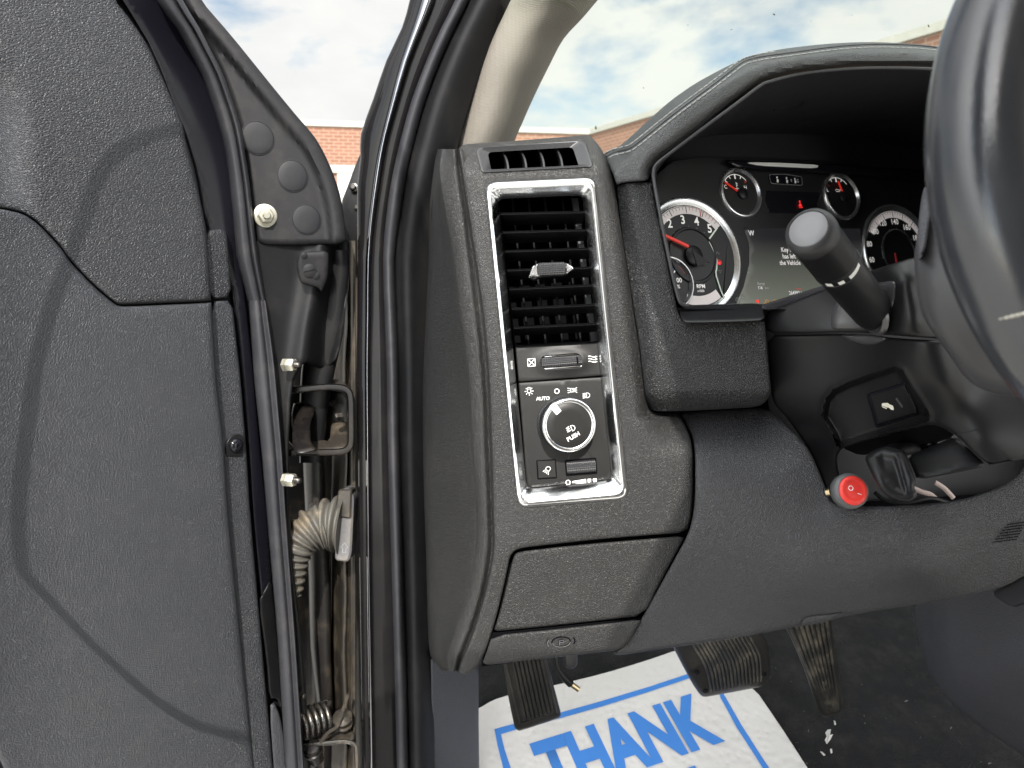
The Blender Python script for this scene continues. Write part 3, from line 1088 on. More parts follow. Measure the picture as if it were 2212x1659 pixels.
for v in (-60, 0, 60, 130, 215, 290, 340, 400, 470, 560, 680, 800, 950, 1100, 1250, 1400, 1560, 1720):
    b, rr = lin(bead, v), lin(rub_r, v)
    d = 0.872 + (0.0 if v > 560 else (560 - v) * -0.00009)
    bw = 19 if v < 560 else 15
    rows.append([(b - 7, v, d + .010), (b - 6, v, d + .001), (b - 1, v, d - .007), (b + bw * .5, v, d - .008), (b + bw, v, d - .001), (b + bw + 4, v, d + .010), (b + bw + 6, v, d + .02)])
    a = b + bw + 5
    ww = rr - a
    rows2.append([(a - 4, v, d + .02), (a + 1, v, d + .008), (a + ww * .10, v, d + .003), (a + ww * .22, v, d - .004), (a + ww * .42, v, d - .004), (a + ww * .65, v, d + .006), (a + ww * .88, v, d + .022), (rr, v, d + .032), (rr + 3, v, d + .06)])
loft('weatherstrip_bead', rows, M['seal'], bp_, ku=3, kv=2)
loft('weatherstrip', rows2, M['rubber'], bp_, ku=3, kv=2)
# the inner flap of the rubber that laps over the dash end
sheet('weatherstrip_flap', [(957, 331), (966, 328), (990, 325), (1000, 345), (985, 380), (965, 470), (960, 570), (950, 570), (938, 520), (931, 470), (934, 425), (948, 370)], dmap([(960, 330, .80), (990, 330, .775), (940, 480, .80)]), M['rubber'], bp_, edge=.003, step=12, thick=.02)

# ================================================================== hinge side of the body, behind the door gap
hp = thing('fender_inner_panel', 'dusty black inner fender and hinge post in the gap between door and body', 'inner panel', W(745, 1659, 0.98))
# fender flange at the top of the gap with its bolts
sheet('cowl_bracket', [(803, 300), (822, 335), (806, 400), (799, 440), (800, 520), (795, 600), (760, 600), (744, 540), (736, 440), (752, 400), (770, 350), (792, 305)], dmap([(800, 300, .97), (740, 440, .95), (760, 590, .95), (800, 590, .94)]), M['shut'], hp, edge=.003, step=12, thick=.02)
for u, v, r in [(779, 487, 6.5), (772, 449, 4.5), (764, 405, 6)]:
    fr = Frame(u, v, flat(.945), rot=12)
    lathe('bolt', fr, [(r * 1.7, -6), (r * 1.7, 0), (r * 1.1, 1), (r * 1.05, 7), (r * .7, 8.5)], M['steel'], hp, n=6)
rows = []
for v in (520, 600, 700, 760, 830, 900, 1000, 1100, 1200, 1300, 1420, 1560, 1720):
    j = 4 * math.sin(v * .021) + 3 * math.sin(v * .057)
    s = 1 if v > 560 else .7
    rows.append([(716 + j * .3, v, 1.02), (733 + j * .4, v, .985), (741 + j * .5, v, .955), (748 + j * .5, v, .945), (752 + j * .3, v, .952), (759, v, .940), (766, v, .936), (771, v, .944), (779, v, .97), (792, v, .985)])
loft('hinge_post', rows, M['tan_dirt'], hp, ku=3, kv=3, sharp=80)
rows = []
for v in (560, 700, 830, 1000, 1200, 1330, 1400, 1470, 1560, 1720):
    rows.append([(560, v, 1.10), (640, v, 1.12), (680, v, 1.13), (692, v, 1.10), (700, v, 1.09), (712, v, 1.12), (728, v, 1.13), (800, v, 1.12)])
loft('inner_fender', rows, M['paint_dirty'], hp, ku=3, kv=2)
sheet('fender_skin', [(718, 1425), (735, 1420), (747, 1430), (742, 1500), (735, 1540), (716, 1560)], flat(1.07), M['boot_collar'], hp, edge=.004, step=10, thick=.01)

# ================================================================== door hinges, check strap, wiring boot
hg = thing('door_hinge', 'black bracket door hinge above the corrugated rubber boot', 'hinge', W(690, 977, 0.90), group='hinges of the open door')
def strap(name, pts, w_, d, m, parent, lip=.03):
    """bent steel strap: a line in the picture with a flange running back"""
    P = crspline(np.array(pts, float), 5)
    t = np.gradient(P, axis=0); t /= np.linalg.norm(t, axis=1, keepdims=True)
    nr = np.stack([-t[:, 1], t[:, 0]], 1) * w_ / 2
    rows = []
    for p, q in zip(P, nr):
        a, b = p + q, p - q
        rows.append([(a[0], a[1], d + lip), (a[0], a[1], d + .002), ((a[0] * .8 + b[0] * .2), (a[1] * .8 + b[1] * .2), d), ((a[0] * .2 + b[0] * .8), (a[1] * .2 + b[1] * .8), d), (b[0], b[1], d + .002), (b[0], b[1], d + lip)])
    return loft(name, rows, m, parent, ku=2, kv=1, sharp=40)
strap('bracket', [(606, 844), (650, 841), (700, 836), (735, 837), (752, 845), (757, 862), (758, 900), (758, 950), (753, 967), (738, 975), (700, 977), (660, 977), (606, 979)], 15, .872, M['hinge'], hg, lip=.05)
sheet('leaf', [(630, 872), (650, 868), (676, 872), (681, 888), (671, 912), (670, 945), (674, 960), (686, 972), (650, 981), (632, 976)], dmap([(640, 920, .868), (655, 920, .861), (674, 920, .869)]), M['hinge'], hg, edge=.005, step=7, thick=.03)
sheet('back_plate', [(618, 842), (700, 840), (748, 846), (754, 870), (753, 950), (742, 972), (618, 975)], flat(.945), M['hinge'], hg, edge=.002, step=16, thick=.01)
fr = Frame(738, 898, flat(.90), nrm=Vector((-.8, -.6, 0)))
lathe('bolt', fr, [(13, 0), (13, 3), (9, 4), (8.5, 14), (6, 16)], M['steel'], hg, n=6)
fr = Frame(722, 872, flat(.915), nrm=Vector((-.8, -.6, .1)))
lathe('bolt', fr, [(9, 0), (9, 3), (6, 4), (6, 10)], M['steel'], hg, n=6)
sheet('dust_ledge', [(640, 972), (668, 944), (690, 948), (712, 954), (716, 912), (735, 906), (750, 915), (752, 962), (740, 972)], dmap([(690, 960, .905), (640, 970, .90), (735, 910, .94)]), M['tan_dirt'], hg, edge=.004, step=9, thick=.01)
sheet('bracket_plate', [(622, 834), (700, 829), (704, 820), (725, 818), (745, 826), (752, 838), (700, 842), (622, 848)], dmap([(640, 840, .90), (740, 830, .915), (700, 825, .925)]), M['tan_dirt'], hg, edge=.002, step=8, thick=.006)

lh = thing('lower_door_hinge', 'dirty lower hinge with a coil spring at the bottom of the door gap', 'hinge', W(715, 1659, 0.93), group='hinges of the open door')
# coil spring
pts = []
ax0, ax1 = W(650, 1566, .905), W(712, 1545, .925)
axd = (ax1 - ax0).normalized()
e1 = axd.cross(Vector((0, 1, 0))).normalized(); e2 = axd.cross(e1)
for i in range(5 * 12 + 1):
    a = i / 12 * 2 * math.pi
    c = ax0 + (ax1 - ax0) * (i / 60)
    pts.append(tuple(c + (e1 * math.cos(a) + e2 * math.sin(a)) * .0165))
tube('coil_spring', pts, .0032, M['steel'], lh, n=8, k=2)
fr = Frame(742, 1560, flat(.92), nrm=Vector((0, -.45, .9)))
lathe('pin', fr, [(8, -30), (8, -14), (17, -12), (19, -4), (15, 0), (15, 10), (20, 12), (21, 20), (15, 25), (9, 28), (6, 30)], M['tan_dirt'], lh, n=20)
strap('bracket', [(640, 1612), (690, 1607), (740, 1602), (764, 1608), (770, 1630), (771, 1720)], 10, .90, M['steel'], lh, lip=.04)
sheet('bracket_plate', [(672, 1600), (694, 1580), (724, 1560), (745, 1566), (765, 1580), (766, 1602), (700, 1612)], dmap([(690, 1590, .925), (745, 1570, .94), (760, 1600, .92)]), M['tan_dirt'], lh, edge=.004, step=9, thick=.02)
fr = Frame(673, 1612, flat(.90), nrm=Vector((0, -.5, .87)))
lathe('bumper_cap', fr, [(17, -60), (17, -26), (21, -24), (21, -16), (17, -14), (19, -10), (19, -4), (16, 0), (8, 2)], M['hinge'], lh, n=24)
tube('wire', [W(u, v, .898) for u, v in [(752, 1500), (735, 1552), (727, 1570), (712, 1580), (700, 1592), (692, 1604)]], .0022, M['tan_dirt'], lh, n=6)

bt = thing('wiring_boot', 'dusty corrugated rubber wiring boot bridging the door gap', 'wiring boot', W(735, 1210, .90))
path = [(741, 1134), (720, 1132), (699, 1134), (678, 1142), (659, 1156), (645, 1174), (636, 1198), (631, 1226), (628, 1254), (625, 1284)]
rads = [60, 57, 52, 48, 43, 39, 35, 32, 30, 28]
P = crspline(np.array([(u, v, r) for (u, v), r in zip(path, rads)], float), 8)
seg = np.r_[0, np.cumsum(np.linalg.norm(np.diff(P[:, :2], axis=0), axis=1))]
tt = np.linspace(0, seg[-1], 170)
pu, pv, pr = (np.interp(tt, seg, P[:, i]) for i in range(3))
wv = np.cos(tt / 17.5 * 2 * math.pi)
pr = pr * (1 + .115 * np.sign(wv) * np.abs(wv) ** .8) - 3
tube('bellows', [tuple(W(a, b, (.905 - .014 * min(1, max(0, (700 - a) / 60))))) for a, b, c in zip(pu, pv, pr)], [r * .905 / F for r in pr], M['boot'], bt, n=28, k=1)
fr = Frame(746, 1134, flat(.895), rot=-3)
prism('collar', fr, rnd([(-18, -77), (12, -79), (17, -60), (16, 62), (6, 80), (-12, 78), (-19, 40)], 9), -45, 6, M['boot_collar'], bt, bev=4)
prism('collar_latch', fr.sub(-3, 48, 0), rnd([(-19, -29), (16, -32), (15, 31), (-14, 29)], 5), -30, 12, M['tan_dirt'], bt, bev=3)
strokes('moulded_arrow', fr.sub(2, -48, 6), [[(-3.5, -10), (-3.5, 0), (-8, 0), (0, 11), (8, 0), (3.5, 0), (3.5, -10), (-3.5, -10)]], 1.3, M['grey_print'], bt, z=.4)

# ================================================================== the open door
DP = dmap([(500, 650, .80), (0, 650, .63), (520, 1500, .845)])          # plane of the inner panel
door = thing('open_door', 'open driver door with black grained trim, seen along its inside', 'door', W(560, 1659, .85))
# painted door body behind the trims
sheet('door_body', [(-90, -70), (330, -70), (392, 20), (441, 110), (480, 220), (505, 330), (530, 433), (556, 500), (580, 553), (592, 646), (590, 780), (592, 950), (600, 1106), (618, 1300), (640, 1720), (-90, 1720)], shifted(DP, .034), M['shut'], door, edge=.002, step=40, thick=.05, smooth=0)
R_in = [(225, -70), (247, 0), (287, 50), (320, 100), (353, 173), (380, 233), (397, 277), (401, 307), (417, 367), (433, 433), (445, 493), (450, 553), (456, 648)]
seam = [(456, 649), (440, 651), (300, 657), (262, 658), (250, 655), (200, 613), (150, 560), (133, 533), (83, 480), (50, 458), (0, 447), (-90, 440)]
def f_up(V):
    # the handle side sweeps away to the left
    x = np.clip((70 + (V[:, 1] - 100) * 0.05 - V[:, 0]) / 130.0, 0, 1.6)
    k = np.clip((V[:, 1] - 120) / 160.0, 0, 1)
    return .05 * x * x * k - .004 * np.sin(np.clip(V[:, 1] / 450, 0, 1) * 3.1) 
sheet('upper_trim', [(-90, -70)] + R_in + seam, DP, M['door_upper'], door, edge=.005, step=14, thick=.02, fn=f_up, smooth=1)
R_lo = [(457, 655), (467, 820), (483, 953), (493, 1106), (510, 1280), (525, 1430), (541, 1585), (555, 1720)]
def f_lo(V):
    x = np.clip((150 - V[:, 0]) / 260.0, 0, 1.2)
    return -.012 * x * x + .006 * np.clip((V[:, 1] - 1100) / 500, 0, 1.2) ** 2
sheet('lower_trim', [(s[0], s[1] + 4) for s in seam[::-1]] + [(457, 656)] + R_lo[1:] + [(-90, 1720)], DP, M['door'], door, edge=.0045, step=14, thick=.02, fn=f_lo, smooth=1)
DE = shifted(DP, .012)
strip_l = [(a - 4, b) for a, b in R_lo]
strip_r = [(503, 646), (511, 740), (520, 820), (533, 986), (540, 1106), (567, 1406), (595, 1720)]
sheet('trim_edge', [(446, 497), (478, 495), (490, 502), (494, 553), (500, 643), (452, 646), (446, 560)], DE, M['door_upper'], door, edge=.003, step=12, thick=.02)
sheet('trim_edge', [(453, 651)] + [(501, 649)] + strip_r[1:] + strip_l[::-1][:-1], DE, M['door'], door, edge=.003, step=12, thick=.02)
# screw in its notch on the trim edge
fr = Frame(509, 962, shifted(DE, -.002), rot=0)
prism('screw_recess', fr, rnd([(-22, -22), (20, -24), (18, 24), (-8, 24), (-22, 8)], 12), -6, .8, M['plastic'], door, bev=.6)
sc = lathe('trim_screw', fr.sub(0, 0, 1), [(16, 0), (15.5, 3), (12, 7), (6, 9), (3.5, 9.2), (3.3, 5)], M['gloss'], door, n=28)
# inner metal of the door seen between trim and rubber (gloss black)
g_r = [(332, -70), (350, 0), (392, 60), (441, 150), (475, 240), (498, 333), (509, 433), (516, 553), (530, 646), (545, 780), (560, 950), (577, 1106), (590, 1300)]
sheet('window_frame', [(215, -70)] + g_r[::1] + [(600, 1400), (575, 1400), (545, 1106), (535, 950), (515, 740), (495, 600), (440, 480), (425, 380), (395, 280), (330, 110), (270, 10)], shifted(DP, .022), M['frame_black'], door, edge=.003, step=16, thick=.01,
      fn=lambda V: .010 * np.clip(np.sin(np.clip((V[:, 0] - 250) / 300, 0, 1) * 3.1), 0, 1))
# rubber seal
sl_l = [(325, -70), (340, 0), (383, 60), (433, 150), (467, 240), (490, 333), (502, 433), (512, 553), (524, 600), (537, 649)]
sl_r = [(365, -70), (393, 0), (433, 67), (483, 167), (517, 267), (537, 383), (550, 500), (557, 553), (565, 600), (574, 649)]
rows = []
def seal_rows(L_, R_, vv, dd):
    rows = []
    for v in vv:
        a, b = lin(L_, v), lin(R_, v)
        d = dd(v)
        w_ = b - a
        rows.append([(a - 2, v, d + .02), (a, v, d + .008), (a + w_ * .12, v, d), (a + w_ * .34, v, d - .004), (a + w_ * .62, v, d - .001), (a + w_ * .72, v, d + .004), (a + w_ * .80, v, d - .003), (a + w_ * .95, v, d + .001), (b, v, d + .012), (b + 2, v, d + .03)])
    return rows
loft('window_seal', seal_rows(sl_l, sl_r, (-70, 0, 60, 110, 160, 210, 270, 330, 400, 480, 550, 600, 650), lambda v: DP((lin(sl_l, v) + lin(sl_r, v)) / 2, v) + .004), M['seal'], door, ku=3, kv=2)
bl = [(520, 553), (538, 649), (550, 820), (567, 986), (577, 1106), (600, 1373), (622, 1720)]
br = [(557, 553), (574, 649), (593, 787), (610, 986), (617, 1106), (637, 1373), (660, 1720)]
rows = []
for v in (649, 700, 760, 820, 900, 986, 1106, 1240, 1373, 1500, 1659, 1720):
    a, b = lin(bl, v), lin(br, v); w_ = b - a; d = DP(540, v) + .006
    rows.append([(a - 1, v, d + .02), (a, v, d + .004), (a + w_ * .08, v, d - .001), (a + w_ * .3, v, d - .004), (a + w_ * .55, v, d - .003), (a + w_ * .70, v, d + .003), (a + w_ * .84, v, d + .002), (a + w_ * .96, v, d + .001), (b, v, d + .006), (b + 1, v, d + .03)])
loft('edge_seal', rows, M['seal'], door, ku=3, kv=2)
for u, v in [(598, 968), (601, 1157), (624, 1373), (637, 1593)]:
    fr = Frame(u, v, shifted(DP, .0), nrm=Vector((.55, -.83, 0)))
    lathe('drain_hole', fr, [(4.0, -1), (4.0, .6), (2.8, 1.2), (2.6, -.5), (.2, -1)], M['black'], door, n=12)
# grey liner strip below, left of the seal
sheet('door_liner', [(558, 1300), (572, 1272), (585, 1250), (592, 1300), (600, 1380), (612, 1500), (622, 1512), (606, 1530), (598, 1508), (582, 1510), (575, 1420)], shifted(DP, .016), M['shut'], door, edge=.003, step=10, thick=.01)
sheet('door_liner', [(582, 1525), (592, 1516), (605, 1545), (615, 1600), (622, 1720), (594, 1720)], shifted(DP, .017), M['console'], door, edge=.003, step=10, thick=.01)

# shut face (front edge) of the door
SF = dmap([(560, 650, .835), (745, 560, .875), (700, 1650, .93), (610, 1400, .885)])
def f_sf(V):
    u0 = np.interp(V[:, 1], [530, 700, 900, 1100, 1400, 1720], [700, 668, 640, 632, 655, 675])
    x = (V[:, 0] - u0) / 26.0
    return -.012 * np.exp(-x * x) + .022 * np.exp(-((x - 1.7) / 1.0) ** 2)
sheet('shut_face', [(545, 490), (752, 500), (754, 588), (746, 680), (731, 774), (700, 800), (652, 780), (630, 830), (622, 1000), (630, 1200), (655, 1400), (675, 1720), (640, 1720), (620, 1373), (600, 1106), (592, 986), (575, 787), (556, 640)],
      SF, M['shut'], door, edge=.004, step=9, thick=.02, fn=f_sf)
rows = []
for v, a, b in [(540, 712, 752), (590, 706, 753), (650, 690, 748), (720, 668, 740), (800, 652, 722), (900, 648, 705), (1000, 648, 698)]:
    d = .885 + (v - 540) * .00008
    rows.append([(a - 1, v, d + .03), (a, v, d), (a + (b - a) * .2, v, d - .006), (a + (b - a) * .7, v, d - .007), (b, v, d), (b + 1, v, d + .03)])
loft('shut_face_rib', rows, M['shut'], door, ku=3, kv=2)
rows = []
for v, a, b in [(980, 655, 700), (1100, 660, 703), (1250, 668, 712), (1400, 672, 714), (1550, 690, 720)]:
    rows.append([(a - 1, v, 1.02), (a, v, .99), (a + (b - a) * .3, v, .978), (b - 5, v, .978), (b, v, .99), (b + 1, v, 1.02)])
loft('shut_face_rib', rows, M['paint_dirty'], door, ku=3, kv=2)
# mirror cover with three plugs and a stud nut
SC = dmap([(440, 0, .80), (560, 520, .825), (745, 520, .855), (690, 310, .845)])
sail = [(365, -70), (393, 0), (433, 67), (483, 167), (517, 267), (537, 383), (550, 500), (555, 530), (650, 531), (748, 528), (747, 500), (741, 450), (732, 410), (717, 367), (700, 330), (683, 300), (664, 276), (643, 253), (605, 207), (567, 160), (500, 77), (433, 0), (400, -70)]
def f_sail(V):
    ou = np.array(sail[9:], float)
    dd = seg_dist(V, ou[:-0 or None], closed=False)
    s = np.clip((40 - dd) / 14, 0, 1); s = s * s * (3 - 2 * s)
    return -.007 * s
ms = sheet('mirror_cover', sail, SC, M['sail'], door, edge=.006, step=9, thick=.02, fn=f_sail, smooth=1)
for (u, v, r, ry) in [(557, 298, 32, 36), (632, 380, 28.5, 34), (662, 474, 27, 32)]:
    fr = Frame(u, v, shifted(SC, -.0005), rot=0)
    k = ry
    lathe('plug', fr, [(k * 1.03, -2), (k * 1.03, .8), (k * .985, .9), (k * .97, .2), (k * .95, 1.2), (k * .8, 2.0), (k * .4, 2.4), (.1, 2.5)], M['plug'], ms, n=44, caps=(False, False), sx=.93)
fr = Frame(573, 466, shifted(SC, -.001), nrm=Vector((.42, -.9, .0)))
nut = lathe('stud_nut', fr, [(24, -1), (24, 1.5), (22, 2.6), (13, 2.8), (15, 4), (17.5, 5), (17.5, 18), (15, 20.5), (9, 21)], M['zinc'], ms, n=6, caps=(False, False))
lathe('stud', fr, [(9, 15), (8, 20), (8, 27), (6.5, 29)], M['zinc'], nut, n=16)
lathe('washer', fr, [(24.5, -1), (24.5, 2.2), (22.5, 3.2), (12, 3.3)], M['zinc'], nut, n=32, caps=(False, False))
# small moulded bracket with a slotted screw, under the cover
BR = dmap([(640, 545, .826), (709, 541, .836), (690, 630, .838)])
bk = sheet('bracket_cover', [(645, 546), (660, 543), (709, 541), (710, 570), (708, 600), (700, 622), (694, 633), (688, 622), (672, 618), (652, 612), (645, 600), (640, 575)], BR, M['sail'], door, edge=.004, step=8, thick=.02)
fr = Frame(669, 585, shifted(BR, -.0003))
scw = lathe('slotted_screw', fr, [(15, -1), (15, 1), (13.5, 1.8), (.1, 2.0)], M['sail'], bk, n=30, caps=(False, False))
strokes('slot', fr.sub(0, 0, 2), [[(-12, -3), (12, 3)]], 1.2, M['black'], bk, z=.2)
lathe('rivet', Frame(683, 596, shifted(BR, -.0003)), [(8, -1), (8, .6), (7, 1.2), (.1, 1.3)], M['sail'], bk, n=20, caps=(False, False))
lathe('rivet', Frame(657, 552, shifted(BR, -.0003)), [(7, -1), (7, .6), (6, 1.2), (.1, 1.3)], M['sail'], bk, n=20, caps=(False, False))
# hinge studs with nuts on the shut face
for (u, v) in [(627, 788), (627, 1036)]:
    ax = Vector((.93, -.33, .04)).normalized()
    fr = Frame(u - 9, v, flat(.838), nrm=ax)
    nt_ = lathe('hinge_nut', fr, [(15, -4), (15, 3), (13, 3.5), (14.5, 4), (14.5, 20), (12.5, 22.5), (7, 23)], M['zinc'], door, n=6, caps=(False, False))
    lathe('stud', fr, [(7, 20), (7, 23), (6, 24), (7, 25.5), (6, 27), (7, 28.5), (6, 30), (7, 31.5), (6, 33), (5.5, 37), (3.5, 38)], M['steel'], nt_, n=14)
lathe('stub_pin', Frame(651, 1503, flat(.885), nrm=Vector((.9, -.4, .1))), [(5, -8), (5, 8), (4, 9)], M['steel'], door, n=12)
# added unseen loop, shaped to cast the thin curved shadow on the panel
sh = [(398, 291), (365, 298), (320, 312), (280, 330), (245, 355), (215, 395), (190, 450), (165, 520), (147, 570), (120, 640), (97, 720), (80, 800), (67, 900), (55, 1000), (47, 1106), (48, 1180), (54, 1230), (75, 1262), (120, 1310), (190, 1385), (260, 1450), (330, 1510), (400, 1555), (455, 1575), (520, 1592)]
pts = []
for u, v in sh:
    p = W(u, v, DP(u, v))
    pts.append(p + SUN_DIR * float(np.interp(u if v > 1400 else 0, [330, 400, 455, 520], [.30, .48, .68, .86])))
ds = tube('shadow_caster_loop', pts, [.0033] * (len(pts) - 4) + [.004, .0046, .005, .0055], M['rubber'], None, n=10, k=3, loc=pts[0])
tag(ds, 'thin black loop added out of view to cast a curved shadow on the open door', 'door seal')  # added shadow caster, not a real door seal

# ================================================================== dashboard
dash = thing('dashboard', 'black grained dashboard with tall chrome framed switch column and leather hood', 'dashboard', W(1300, 1430, .74))
DF = dmap([(1048, 392, .702), (1287, 383, .700), (1120, 1092, .698)])       # front face of the switch column

# carrier behind the skins: closes every seam
sheet('carrier', [(960, 335), (1000, 322), (1260, 300), (1320, 352), (1400, 392), (1411, 372), (1416, 420), (1428, 500), (1446, 590), (1464, 655), (1482, 674), (1646, 672), (1650, 700), (1660, 880), (1700, 930), (1780, 1090), (2230, 1060), (2230, 1220), (1700, 1340), (1350, 1400), (1040, 1420), (1000, 1440), (985, 1300), (1010, 900), (975, 500)], dmap([(1000, 340, .83), (1300, 340, .80), (1420, 500, .79), (1650, 880, .82), (2200, 1100, .76), (1040, 1420, .79), (1350, 1390, .78), (1000, 1000, .80)]), M['black'], dash, edge=.002, step=40, thick=.05, smooth=0)
# left end: flat side, rounded bevel, groove, crease
vs_ = [322, 372, 450, 553, 680, 820, 986, 1106, 1190, 1273, 1346, 1415, 1450]
c0 = [952, 944, 936, 934, 928, 922, 922, 925, 928, 930, 932, 938, 965]
c1 = [958, 953, 964, 980, 994, 1010, 1020, 1030, 1027, 1013, 991, 970, 974]
c2 = [984, 988, 1000, 1013, 1029, 1043, 1050, 1055, 1055, 1041, 1020, 993, 984]
c4 = [992, 1000, 1012, 1028, 1046, 1058, 1064, 1067, 1069, 1052, 1031, 1005, 993]
rows = []
for v, a, b, c, e in zip(vs_, c0, c1, c2, c4):
    top = max(0, (400 - v) / 80) * .02
    low = max(0, (v - 1190) / 260) * .02
    rows.append([(a - 8, v, .84 + top), (a, v, .80 + top), (a + (b - a) * .55, v, .752 + top + low), (b - 4, v, .724 + top + low), (b + 3, v, .7165 + top + low), (b + (c - b) * .45, v, .7095 + low + top * .6),
                 (c - 5, v, .7065 + low), (c + 2, v, .7105 + low), (c + (e - c) * .5, v, .7135 + low), (e - 3, v, .7105 + low), (e + 1, v, .7055 + low), (e + 8, v, .707 + low)])
loft('side_trim', rows, M['dash'], dash, ku=3, kv=4, thick=.02)

# main face round the chrome frame
CH_out = rnd([(1047, 394), (1286, 383), (1358, 1078), (1118, 1098)], [26, 24, 26, 28], 8)
VENT_out = rnd([(1027, 319), (1262, 302), (1281, 360), (1041, 373)], [14, 14, 9, 9], 5)
face = [(991, 319), (1002, 311.5), (1055, 308), (1108, 304.5), (1180, 299), (1256, 292.5), (1268, 292), (1278, 296), (1297, 318), (1311, 345), (1322, 375), (1329, 410), (1340, 483), (1357, 590), (1372, 680), (1385, 753), (1392, 830), (1399, 880),
        (1412, 893), (1440, 893), (1464, 892), (1478, 916), (1491, 945), (1497, 985), (1497, 1060), (1494, 1110), (1484, 1150), (1400, 1156), (1300, 1164), (1200, 1175), (1130, 1183), (1112, 1189), (1101, 1203),
        (1096, 1230), (1086, 1275), (1074, 1325), (1060, 1375), (1044, 1420), (1036, 1434), (1022, 1450), (1005, 1458), (990, 1452), (998, 1425), (1012, 1395), (1030, 1346), (1051, 1273), (1068, 1190), (1066, 1106), (1063, 986), (1057, 820), (1045, 680), (1027, 553), (1011, 450), (999, 372)]
def f_face(V):
    u, v = V[:, 0], V[:, 1]
    top = np.clip((385 - v) / 90, 0, 1)                       # rolls forward over the top
    r = .030 * top ** 2
    q = np.clip((u - 1400) / 90, 0, 1) * np.clip(1 - np.abs(v - 915) / 60, 0, 1)
    low = np.clip((v - 1190) / 260, 0, 1) * .02
    # right flank turns away behind the padded block
    xr = np.interp(v, [300, 400, 553, 753, 880], [1300, 1322, 1350, 1378, 1392])
    fl = np.clip((u - (xr - 26)) / 26, 0, 1) * (v < 900)
    # bulge over the knee area: the upper part lies back and catches the light
    b = np.clip((u - 1390) / 60, 0, 1) * np.clip((985 - v) / 95, 0, 1) ** 1.6
    return r + low + .012 * fl ** 2 + .035 * b
sheet('centre_face', face, DF, M['dash'], dash, edge=.0035, step=11, thick=.03, holes=[VENT_out, CH_out], fn=f_face, smooth=1, hole_edge=.001)

# side window vent on top
class vd:
    def arr(self, uv):
        uv = np.asarray(uv, float)
        return DF.arr(uv) + .030 * np.clip((385 - uv[:, 1]) / 90, 0, 1) ** 2
    def __call__(self, u, v): return float(self.arr(np.array([[u, v]], float))[0])
VD = vd()
dv = thing('side_window_vent', 'small black vent with four fins on top of the switch column', 'vent', W(1160, 370, .705))
vo = VENT_out
vi = rnd([(1053, 329), (1237, 318), (1250, 357), (1061, 366)], [10, 8, 3, 3], 5)
vm = vo * .90 + vi * .10
loops_obj('frame', [(vo + (vo - vo.mean(0)) * .012, shifted(VD, .004)), (vo, shifted(VD, -.0012)), (vm, shifted(VD, -.0014)), (vo * .75 + vi * .25, shifted(VD, .000)), (vi, shifted(VD, .006)), (vi, shifted(VD, .03)), (vi.mean(0) + (vi - vi.mean(0)) * 1.02, shifted(VD, .075))], M['plastic_mid'], dv, cap_last=False, sharp=50)
sheet('duct', vi.mean(0) + (vi - vi.mean(0)) * 1.25, shifted(VD, .07), M['black'], dv, edge=.001, step=20, thick=.002)
for (a, b) in [((1084, 326), (1097, 365)), ((1123, 323.5), (1136, 362.5)), ((1161.5, 321), (1174.6, 361)), ((1200, 318.5), (1214, 359.5))]:
    rows = []
    for s in np.linspace(0, 1, 6):
        u, v = a[0] + (b[0] - a[0]) * s + 3 * math.sin(s * 3.14), a[1] + (b[1] - a[1]) * s
        d = VD(u, v) + .004 + .012 * (1 - s)
        rows.append([(u - 8, v, d + .05), (u - 2.5, v, d + .006), (u - 1, v, d), (u + 2.6, v, d), (u + 3.4, v, d + .004), (u + 2.4, v, d + .05)])
    loft('fin', rows, M['plastic_mid'], dv, ku=1, kv=2)

# chrome frame
chi_top = [(1077, 431), (1258, 423)]
chi_bot = [(1322, 1036), (1138, 1056)]
CH_in = rnd([chi_top[0], chi_top[1], chi_bot[0], chi_bot[1]], [12, 12, 20, 20], 8)
c_ = CH_out.mean(0)
def chm(t): return CH_out * (1 - t) + CH_in * t
loops_obj('chrome_frame', [(c_ + (CH_out - c_) * 1.004, shifted(DF, .006)), (c_ + (CH_out - c_) * 1.002, shifted(DF, -.0005)), (chm(.05), shifted(DF, -.0032)), (chm(.14), shifted(DF, -.0044)), (chm(.26), shifted(DF, -.0046)), (chm(.36), shifted(DF, -.0036)),
                            (chm(.44), shifted(DF, -.0022)), (chm(.62), shifted(DF, .0008)), (chm(.86), shifted(DF, .0048)), (chm(.97), shifted(DF, .0075)), (CH_in, shifted(DF, .0125)), (CH_in, shifted(DF, .02))], M['chrome'], dash, sharp=28)

